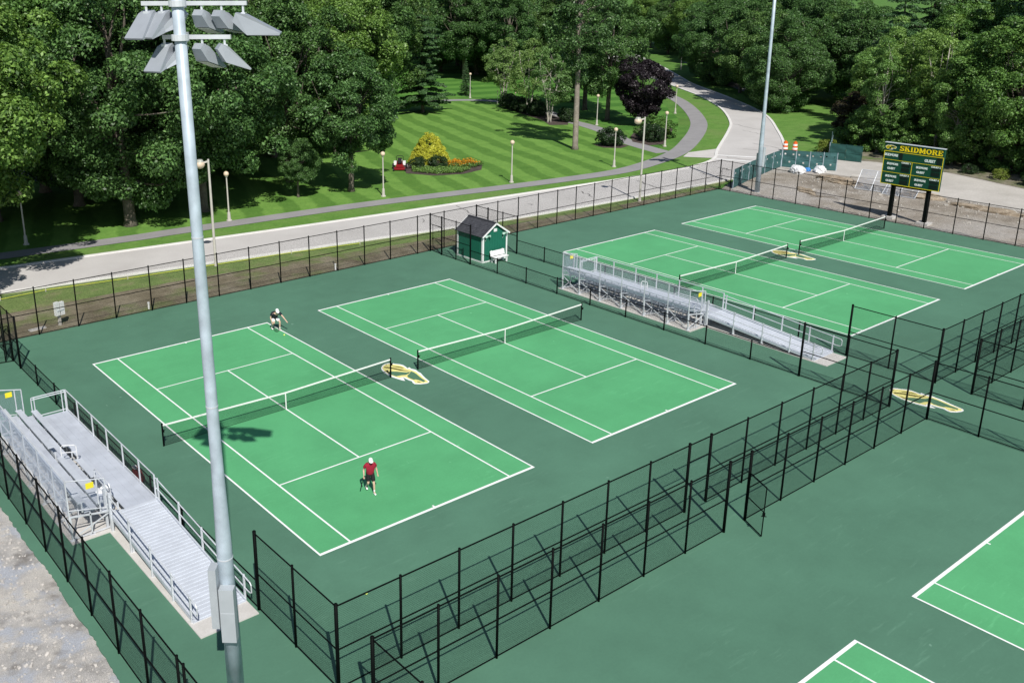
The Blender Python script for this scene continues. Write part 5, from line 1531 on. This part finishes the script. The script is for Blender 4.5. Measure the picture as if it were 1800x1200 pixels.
def deciduous(seed, H, rc, zb, nclump, leaf, per, mat, bark='bark', trunk_r=0.32, shape=1.0, cl=(0.85, 1.6), lob=0.22, stems=1, fork=0.45, skirt=0.0):
    """returns (trunk mesh, crown mesh): tree H tall, crown radius rc, crown starts at zb"""
    g_ = np.random.default_rng(seed)
    zc = (H+zb)/2; rz_ = (H-zb)/2
    cc = np.array([0, 0, zc])
    d = g_.normal(size=(nclump, 3)); d /= np.linalg.norm(d, axis=1, keepdims=True)
    fr = g_.uniform(0.28, 1.0, nclump)**0.42
    fr *= lobed(d, seed+9, lob)
    cen = cc+d*fr[:, None]*np.array([rc, rc, rz_])*np.array([1, 1, 1.0])
    up = (cen[:, 2]-zb)/(H-zb)
    taper = np.where(up > 0.5, 1-(up-0.5)*0.5*shape, 1-(0.5-up)*0.35)
    cen[:, :2] *= taper[:, None]
    rad = g_.uniform(cl[0], cl[1], nclump)*(rc/6.0)
    P_, N_ = clump_leaves(cen, rad, per, g_, cc-np.array([0, 0, rz_*0.3]))
    crown = leaf_mesh('crown', P_, N_, leaf, g_)
    crown.materials.append(mat)
    tb = MB()
    for s in range(stems):
        a = 2*math.pi*s/stems+0.6
        sp = 0.0 if stems == 1 else 0.22
        ox, oy = math.cos(a)*sp, math.sin(a)*sp
        tx, ty = (g_.normal()*0.25, g_.normal()*0.25) if stems == 1 else (math.cos(a)*rc*0.4, math.sin(a)*rc*0.4)
        zf = zb+(H-zb)*fork
        pts = [(ox*1.15, oy*1.15, -0.1), (ox, oy, 0.5), (ox+tx*0.25, oy+ty*0.25, zf*0.45), (ox+tx*0.6, oy+ty*0.6, zf*0.75), (ox+tx, oy+ty, zf), (ox+tx*1.3, oy+ty*1.3, H*0.9)]
        tr_ = trunk_r/(1 if stems == 1 else 1.7)
        tb.path(pts, [tr_*1.6, tr_*1.08, tr_*0.9, tr_*0.75, tr_*0.55, tr_*0.12], 9)
        pick = g_.choice(nclump, min(nclump, 26//stems), replace=False)
        for q in pick:
            z0 = min(cen[q][2]-0.4, zf*g_.uniform(0.6, 1.1)); z0 = max(zb*0.75, z0)
            t = min(1, z0/zf)
            limb(tb, (ox+tx*t, oy+ty*t, z0), cen[q], tr_*0.34, tr_*0.06, g_)
    trunk = tb.mesh('trunk'); trunk.materials.append(M[bark])
    trunk.polygons.foreach_set('use_smooth', [True]*len(trunk.polygons))
    return trunk, crown

def conifer(seed, H, rb, zb, leaf, mat, whorls=16, per=300, droop=0.15, trunk_r=0.28, bark='bark', bare=0.0, width=lambda t: (1-t)**0.8, gap=0.18):
    g_ = np.random.default_rng(seed)
    tb = MB(); tb.path([(0, 0, -0.1), (0, 0, 0.5), (g_.normal()*0.1, g_.normal()*0.1, H*0.5), (0, 0, H)], [trunk_r*1.4, trunk_r, trunk_r*0.62, 0.03], 9)
    cen, rad = [], []
    for w in range(whorls):
        t = w/(whorls-1); z = zb+(H-zb)*t**0.95
        nb = int(g_.integers(5, 8)) if t < 0.9 else 4
        a0 = g_.uniform(0, 6.28)
        for b in range(nb):
            if g_.uniform() < gap: continue
            a = a0+2*math.pi*b/nb+g_.normal()*0.15
            L_ = rb*width(t)*g_.uniform(0.7, 1.12)+0.25
            tip = np.array([math.cos(a)*L_, math.sin(a)*L_, z-droop*L_+g_.normal()*0.15])
            limb(tb, (0, 0, z), tip, trunk_r*0.26*(1-t*0.7), 0.015, g_, 0.04, 3)
            k = max(2, int(L_/0.55))
            for i in range(k):
                s = (i+0.7)/k
                cen.append(np.array([0, 0, z])*(1-s)+tip*s+g_.normal(size=3)*0.1); rad.append(0.30+0.42*math.sin(math.pi*min(1, s*0.9+0.1))*min(1, L_/2.5))
    cen = np.array(cen); rad = np.array(rad)
    P_, N_ = clump_leaves(cen, rad*1.1, per, g_, np.array([0, 0, zb]), flat=0.42, upbias=0.2, spread=0.45)
    crown = leaf_mesh('crown', P_, N_, leaf, g_, aspect=0.34); crown.materials.append(mat)
    trunk = tb.mesh('trunk'); trunk.materials.append(M[bark])
    return trunk, crown

V = {}
V['oak_a'] = deciduous(1, 20, 7.2, 3.6, 200, 0.26, 250, M['leaf_oak'], trunk_r=0.42)
V['oak_b'] = deciduous(2, 18, 6.8, 3.0, 180, 0.26, 250, M['leaf_oak'], trunk_r=0.38, lob=0.28)
V['oak_c'] = deciduous(3, 21, 6.0, 3.4, 175, 0.26, 250, M['leaf_oak'], trunk_r=0.36, lob=0.25)
V['maple_a'] = deciduous(4, 20, 7.2, 5.9, 185, 0.28, 230, M['leaf_maple'], trunk_r=0.4, lob=0.26)
V['maple_b'] = deciduous(5, 16, 5.6, 2.2, 150, 0.26, 280, M['leaf_maple'], trunk_r=0.3, lob=0.25)
V['round'] = deciduous(6, 13.5, 5.0, 2.6, 175, 0.23, 330, M['leaf_oak'], trunk_r=0.27, lob=0.12, cl=(0.9, 1.5))
V['thin_a'] = deciduous(7, 15.5, 4.0, 1.4, 130, 0.21, 360, M['leaf_lime'], bark='bark_pale', trunk_r=0.17, lob=0.3, cl=(0.9, 1.7), shape=0.7)
V['thin_b'] = deciduous(8, 14, 3.6, 1.0, 120, 0.21, 360, M['leaf_lime'], bark='bark_pale', trunk_r=0.15, lob=0.3, cl=(0.9, 1.7), shape=0.6)
V['birch'] = deciduous(9, 10.6, 3.5, 2.8, 95, 0.22, 250, M['leaf_birch'], bark='bark_pale', trunk_r=0.20, lob=0.22, cl=(0.9, 1.5), stems=3, fork=0.55)
V['purple'] = deciduous(10, 9.6, 3.7, 1.8, 170, 0.24, 380, M['leaf_purple'], trunk_r=0.2, lob=0.15, cl=(0.9, 1.6))
V['rust'] = deciduous(12, 5.6, 3.3, 0.3, 90, 0.26, 260, M['leaf_rust'], trunk_r=0.12, lob=0.15, cl=(1.1, 1.8))
V['pine_a'] = conifer(21, 16.5, 5.6, 1.5, 0.30, M['leaf_pine'], whorls=17, per=620, droop=0.05, width=lambda t: (1-t)**0.6*(0.75+0.25*math.cos(t*9)), gap=0.22)
V['pine_b'] = conifer(22, 22, 4.6, 2.5, 0.32, M['leaf_pine'], whorls=20, per=300, droop=0.12, width=lambda t: (1-t)**0.75, gap=0.15)
V['spruce'] = conifer(23, 16, 3.2, 0.5, 0.28, M['leaf_pine'], whorls=20, per=300, droop=0.28, width=lambda t: (1-t)**0.9, gap=0.1)
V['tall_pine'] = deciduous(24, 24, 3.9, 10.2, 85, 0.27, 260, M['leaf_pine'], bark='bark_mid', trunk_r=0.34, lob=0.35, cl=(1.0, 1.9), fork=0.75)
def cone_shrub(seed, H, rb, leaf, n, mat):
    """dense clipped-looking cone of overlapping sprays"""
    g_ = np.random.default_rng(seed)
    cen, rad = [], []
    for i in range(n):
        t = 1-math.sqrt(g_.uniform(0, 1)); z = 0.1+H*0.93*t
        r_ = rb*(1-t)**0.62*(1+0.03*math.sin(5*t+i))*g_.uniform(0.84, 1.0)
        a = g_.uniform(0, 6.283)
        cen.append((math.cos(a)*r_, math.sin(a)*r_, z)); rad.append(g_.uniform(0.20, 0.34))
    P_, N_ = clump_leaves(np.array(cen), np.array(rad), 900, g_, np.array([0, 0, H*0.3]))
    cr = leaf_mesh('crown', P_, N_, leaf, g_); cr.materials.append(mat)
    tb = MB(); tb.path([(0, 0, -0.05), (0, 0, H*0.5), (0, 0, H*0.9)], [0.09, 0.06, 0.02], 8)
    for q in range(10): limb(tb, (0, 0, 0.3+0.2*q), cen[q*7], 0.03, 0.01, g_)
    tr_ = tb.mesh('trunk'); tr_.materials.append(M['bark'])
    return tr_, cr
V['golden'] = cone_shrub(31, 2.95, 1.85, 0.11, 560, M['leaf_gold'])
V['shrub'] = deciduous(32, 1.35, 1.05, 0.0, 60, 0.10, 900, M['leaf_shrub'], trunk_r=0.04, lob=0.1, cl=(1.4, 2.2), shape=0.5)
V['shrub_b'] = deciduous(33, 2.3, 1.7, 0.0, 80, 0.14, 650, M['leaf_shrub'], trunk_r=0.05, lob=0.2, cl=(1.3, 2.1), shape=0.5)
V['shrub_lime'] = deciduous(34, 1.3, 1.1, 0.0, 60, 0.11, 800, M['leaf_bright'], trunk_r=0.04, lob=0.2, cl=(1.3, 2.1), shape=0.5)
V['brush'] = deciduous(35, 4.2, 2.2, 0.0, 80, 0.22, 420, M['leaf_maple'], trunk_r=0.06, lob=0.35, cl=(1.1, 2.0), shape=0.6)

def tree(kind, x, y, s, rz_, label, name='tree', cat='tree', group=None, sz=None, z=-0.08):
    t = thing(name, label, cat, (x, y, z), rz_, group)
    t.scale = (s, s, s*(sz or 1.0))
    tr_, cr_ = V[kind]
    link('trunk', tr_, None, t); link('crown', cr_, None, t)
    return t
T = tree
# ---- trees one can tell apart
T('oak_a', 14.0, 53.5, 1.12, 0.3, 'big dark leafy tree with a thick trunk behind the foreground light pole')
T('oak_b', 21.4, 54.5, 1.10, 2.0, 'dark leafy tree whose trunk stands between the two lamp posts on the left')
T('oak_c', 34.3, 61.0, 0.98, 4.1, 'dark tree standing left of and behind the rounded tree')
T('round', 36.9, 53.2, 1.0, 1.2, 'rounded dark green tree shading the lawn beside the mower')
T('maple_a', -0.8, 46.2, 1.05, 5.0, 'broad sunlit maple at the left edge reaching over the footpath')
T('maple_b', -7.5, 38.2, 1.0, 2.0, 'maple beyond the left edge whose shade falls on the road')
T('round', 31.3, 54.2, 0.42, 0.0, 'small rounded young tree left of the rounded tree by the mower')
T('maple_a', 5.2, 62.5, 1.12, 1.0, 'tall bright leafed maple behind the lamp post in the shade at the left')
T('maple_b', 27.5, 70.0, 1.25, 3.3, 'tall bright leafed maple rising behind the foreground floodlights')
T('pine_a', 79.5, 96.5, 1.0, 0.5, 'layered dark pine with flat branches at the top of the lawn', 'pine_tree')
T('birch', 95.2, 94.6, 1.0, 0.2, 'pale barked birch clump, left of the three above the hedge', 'birch_tree', group='birches above the hedge')
T('birch', 91.2, 84.3, 1.03, 2.4, 'pale barked birch clump, middle of the three above the hedge', 'birch_tree', group='birches above the hedge')
T('birch', 86.9, 75.4, 0.98, 4.4, 'pale barked birch clump, right and nearest of the three above the hedge', 'birch_tree', group='birches above the hedge')
T('tall_pine', 72.6, 56.5, 1.0, 0.0, 'tall slender pine with a long bare trunk standing on the lawn', 'pine_tree')
T('oak_c', 95.2, 71.5, 0.92, 0.7, 'big dark tree behind the purple leaved tree')
T('oak_c', 101.5, 82.0, 1.0, 1.9, 'dark leafy tree right of the birches, behind the long bare trunk')
T('purple', 95.0, 64.6, 1.02, 0.0, 'dark purple leaved tree beside the path bend')
T('spruce', 99.5, 109.5, 0.40, 0.0, 'small young spruce beside the far lamp post', 'spruce_tree')
T('oak_a', 123.8, 60.6, 0.80, 2.2, 'dark tree on the right of the road just past the bend', z=-1.9)
T('oak_b', 132.5, 70.5, 0.92, 0.4, 'dark tree overhanging the right of the road, second past the bend', z=-1.9)
T('oak_c', 141.5, 80.5, 0.92, 3.0, 'dark tree overhanging the right of the road, third past the bend', z=-1.9)
T('oak_a', 150.5, 92.5, 0.9, 5.0, 'dark tree overhanging the right of the road, fourth past the bend', z=-1.9)
T('oak_b', 161.5, 104.0, 0.95, 1.0, 'dark tree overhanging the right of the road, farthest past the bend', z=-1.9)
T('rust', 106.2, 38.8, 1.0, 0.0, 'low dark rust coloured tree behind the screened fences')
# ---- woods around: single trees that form the backdrop
rgt_ = random.Random(77)
placed = [(14, 53.5), (21.4, 54.5), (34.3, 61), (36.9, 53.2), (-0.8, 46.2), (5.2, 62.5), (27.5, 70), (79.5, 96.5), (94.5, 68.6), (101.5, 82), (123.8, 60.6), (132.5, 70.5), (141.5, 80.5), (150.5, 92.5), (161.5, 104), (106.2, 38.8), (97.2, 63.6)]
def inside(p, poly):
    c = False
    for i in range(len(poly)):
        (x1, y1), (x2, y2) = poly[i], poly[i-1]
        if (y1 > p[1]) != (y2 > p[1]) and p[0] < (x2-x1)*(p[1]-y1)/(y2-y1)+x1: c = not c
    return c
KW = dict(oak_a='broad dark', oak_b='lower dark', oak_c='tall narrow dark', maple_a='broad light green', maple_b='smaller light green', pine_b='tall dark conifer', thin_a='slender yellowish', thin_b='slender low branched')
made = []
def scatter(poly, spacing, count, kinds, label, group, srange, avoid=(), z=-0.08):
    tries = 0; n = 0
    xs_ = [p[0] for p in poly]; ys_ = [p[1] for p in poly]
    while n < count and tries < 4000:
        tries += 1
        p = (rgt_.uniform(min(xs_), max(xs_)), rgt_.uniform(min(ys_), max(ys_)))
        if not inside(p, poly) or any(inside(p, a) for a in avoid): continue
        if any((p[0]-q[0])**2+(p[1]-q[1])**2 < spacing**2 for q in placed): continue
        placed.append(p); n += 1
        k = rgt_.choice(kinds)
        lb = label % KW[k] if '%' in label else label
        made.append(T(k, p[0], p[1], rgt_.uniform(*srange), rgt_.uniform(0, 6.28), lb, 'pine_tree' if k.startswith(('pine', 'spruce')) else 'tree', group=group, z=z))
PARK = [(6, 77), (26, 76), (32, 86), (28, 102), (-10, 108), (-10, 84)]
# first line of the left wood
scatter([(-14, 60), (12, 60), (30, 66), (46, 70), (60, 84), (74, 100), (66, 112), (40, 84), (10, 74), (-14, 72)], 7.2, 22, ['oak_a', 'oak_b', 'oak_c', 'maple_a', 'maple_b'], '%s tree in front of the left wood', 'trees of the left wood', (0.98, 1.18), [PARK])
scatter([(-20, 74), (10, 74), (40, 84), (66, 112), (80, 120), (110, 150), (80, 190), (-20, 150)], 9.0, 42, ['oak_a', 'oak_c', 'maple_a', 'oak_b', 'pine_b'], '%s tree deep in the dense wood on the left', 'trees of the left wood', (1.0, 1.2), [PARK])
# row behind the far lawn
scatter([(112, 160), (150, 172), (185, 160), (205, 168), (220, 205), (180, 240), (110, 210), (90, 170)], 8.5, 44, ['oak_a', 'oak_c', 'oak_b', 'maple_b', 'pine_b'], '%s tree in the row behind the far lawn', 'trees behind the far lawn', (0.9, 1.15))
scatter([(120, 108), (130, 114), (152, 143), (165, 165), (145, 168), (124, 150), (110, 120)], 8.0, 14, ['oak_a', 'oak_c', 'oak_b'], '%s tree left of the far road end', 'trees left of the far road', (0.9, 1.1))
# right of the road
scatter([(128, 60), (138, 70), (150, 86), (164, 102), (190, 128), (240, 190), (260, 160), (200, 100), (166, 72), (140, 56)], 7.2, 38, ['oak_a', 'oak_b', 'oak_c', 'maple_a', 'oak_b'], '%s tree in the wood right of the road', 'trees right of the road', (0.85, 1.05), z=-1.9)
# right wood behind the lot
scatter([(100, 34), (112, 38), (108, 20), (101, 2), (94, -8), (92, 2), (97.5, 14), (98, 26)], 4.0, 26, ['thin_a', 'thin_b', 'thin_a', 'thin_b', 'maple_b'], '%s tree at the front of the right wood', 'trees of the right wood', (0.82, 1.05))
scatter([(112, 38), (150, 46), (180, 60), (175, 20), (150, -10), (110, -12), (101, 2), (108, 20)], 6.4, 52, ['thin_a', 'maple_a', 'maple_b', 'pine_b', 'thin_a', 'thin_b', 'maple_a'], '%s tree in the depth of the right wood', 'trees of the right wood', (0.95, 1.22))
T('pine_b', 96.0, 8.5, 0.78, 0.4, 'dark drooping pine at the right edge above the gravel drive', 'pine_tree')
T('pine_b', 101.0, 10.5, 0.9, 2.4, 'darker pine just behind the drooping pine at the right edge', 'pine_tree')
T('pine_b', 118.5, 40.5, 1.02, 1.0, 'tall dark conifer rising behind the rust coloured tree', 'pine_tree')
# roadside brush at the wood's foot
brush_ = []
for k, (x, y, s, r_) in enumerate(((100.2, 34.5, 1.0, 0), (97.6, 27.5, 0.9, 1), (98.2, 22.0, 0.85, 2), (97.4, 17.0, 0.9, 3), (96.2, 12.0, 0.75, 4), (94.0, 5.0, 0.9, 5), (99.8, 30.5, 1.1, 2.5), (103.0, 36.5, 0.9, 1.4))):
    brush_.append(T('brush', x, y, s, r_, 'leafy brush at the foot of the right wood', 'bush', 'bush', 'brush along the gravel drive'))
for k, (x, y, s, r_, lb) in enumerate(((93.2, 33.6, 1.0, 0, 'bright green low bush left of the dark green screened panel'), (94.6, 35.6, 1.1, 2, 'bright green low bush behind the orange barrels'))):
    T('shrub_lime', x, y, s, r_, lb, 'bush', 'bush')
T('shrub', 94.0, 18.6, 0.8, 1, 'low weedy bush on the bank right of the scoreboard, left one', 'bush', 'bush')
T('shrub_lime', 93.4, 15.2, 0.8, 2, 'low weedy bush on the bank right of the scoreboard, middle one', 'bush', 'bush')
T('shrub', 92.2, 11.8, 0.9, 3, 'low weedy bush on the bank right of the scoreboard, right one', 'bush', 'bush')
# ---- island bed on the lawn
sheet('mulch_bed', [(46.8, 57.2), (48.4, 54.2), (51.5, 53.0), (54.6, 53.6), (56.6, 55.8), (56.0, 58.6), (54.2, 61.0), (51.5, 62.6), (49.2, 61.2)], -0.052, M['mulch'])
T('golden', 52.4, 60.2, 1.24, 0.0, 'bright golden yellow cone shaped conifer in the lawn bed', 'golden_conifer', 'shrub')
T('shrub', 49.6, 58.8, 0.95, 0.0, 'dark low bush in front of the golden conifer, left one', 'bush', 'bush')
T('shrub', 51.4, 57.4, 1.05, 2.0, 'dark low bush in front of the golden conifer, right one', 'bush', 'bush')
g_ = np.random.default_rng(40)
def patch(name, poly, n, hgt, leaf, mat, label, cat):
    pts = []
    xs_ = [p[0] for p in poly]; ys_ = [p[1] for p in poly]
    while len(pts) < n:
        p = (g_.uniform(min(xs_), max(xs_)), g_.uniform(min(ys_), max(ys_)))
        if inside(p, poly): pts.append((p[0], p[1], -0.05+hgt*g_.uniform(0.25, 1.0)*(0.75+0.25*math.sin(p[0]*3)*math.sin(p[1]*2.6))))
    P_ = np.array(pts); N_ = g_.normal(size=P_.shape)*0.7+np.array([0, 0, 0.8])
    me = leaf_mesh(name, P_, N_, leaf, g_); me.materials.append(mat)
    o = link(name, me, None)
    return tag(o, label, cat, kind='stuff')
patch('orange_flowers', [(52.4, 57.6), (54.2, 55.6), (56.2, 55.4), (56.4, 57.2), (54.6, 58.6)], 2600, 0.75, 0.12, M['petal'], 'orange flowers massed at the right end of the lawn bed', 'flowers')
patch('flower_foliage', [(52.2, 57.8), (53.8, 54.8), (56.4, 55.2), (56.5, 57.4), (54.6, 58.8)], 2600, 0.62, 0.14, M['leaf_maple'], 'green leaves under the orange flowers', 'plants')
patch('bed_perennials', [(47.6, 57.2), (49, 54.6), (51.5, 53.5), (53.6, 54.2), (52.6, 56.6), (50.2, 57.6), (48.6, 58.6)], 5200, 0.5, 0.15, M['leaf_lime'], 'mixed low green plants along the front of the lawn bed', 'plants')
# hedge and bed under the birches
sheet('mulch_bed', [(97, 95.5), (93, 91.5), (90, 84), (87.6, 77.5), (85.0, 73.4), (87.2, 71.8), (90.8, 75.5), (93.6, 83), (97.6, 91)], -0.054, M['mulch'])
for k, (x, y) in enumerate(((94.8, 93.0), (93.6, 90.4), (92.6, 87.6), (91.9, 84.8), (91.0, 82.0))):
    T('shrub_b', x, y, 0.95, k*1.3, 'dark clipped bush in the hedge under the birches', 'hedge_bush', 'bush', 'hedge under the birches')
T('shrub_b', 89.6, 74.2, 0.85, 1.0, 'dark round bush at the near end of the hedge by the path', 'bush', 'bush')
T('shrub_b', 78.2, 55.6, 0.98, 2.0, 'dark round bush on the lawn beside the branching path', 'bush', 'bush')
sheet('mulch_bed', [(76.2, 55.0), (77.6, 53.4), (79.8, 54.0), (80.4, 56.4), (78.8, 57.6), (76.8, 57.2)], -0.054, M['mulch'])
sheet('mulch_bed', [(82.0, 52.6), (84, 51.9), (88.5, 54.8), (95.5, 59.4), (97, 62), (92, 63), (86, 59), (82.6, 55.8)], -0.052, M['mulch'])
for k, (x, y, s, kd, lb) in enumerate(((85.0, 54.6, 0.95, 'shrub_b', 'dark bush at the left of the round shrub bed by the path junction'), (87.6, 56.4, 1.0, 'brush', 'leafy tall bush in the middle of the round shrub bed'),
        (90.6, 58.2, 0.6, 'brush', 'leafy bush behind the middle of the round shrub bed'), (88.9, 55.6, 0.75, 'shrub_lime', 'yellow green bush at the right of the round shrub bed'), (94.0, 60.4, 0.55, 'brush', 'small leafy bush at the far end of the round shrub bed'))):
    T(kd, x, y, s, k*1.7, lb, 'bush', 'bush', sz=0.62 if kd == 'brush' else None)
T('brush', 107.5, 92.5, 1.0, 1.0, 'leafy bush beside the road beyond the purple leaved tree', 'bush', 'bush')
# number look-alikes of the front rows from left to right as the viewer sees them
ORD = 'first second third fourth fifth sixth seventh eighth ninth tenth eleventh twelfth thirteenth fourteenth'.split()
by = {}
for o in made+brush_:
    by.setdefault(o['label'], []).append(o)
for lb, os_ in by.items():
    if len(os_) < 2 or len(os_) > 14 or 'deep' in lb or 'depth' in lb: continue
    os_.sort(key=lambda o: -math.atan2(o.location.y-cam.location.y, o.location.x-cam.location.x))
    for i, o in enumerate(os_): o['label'] = '%s, %s such from the left' % (lb, ORD[i])
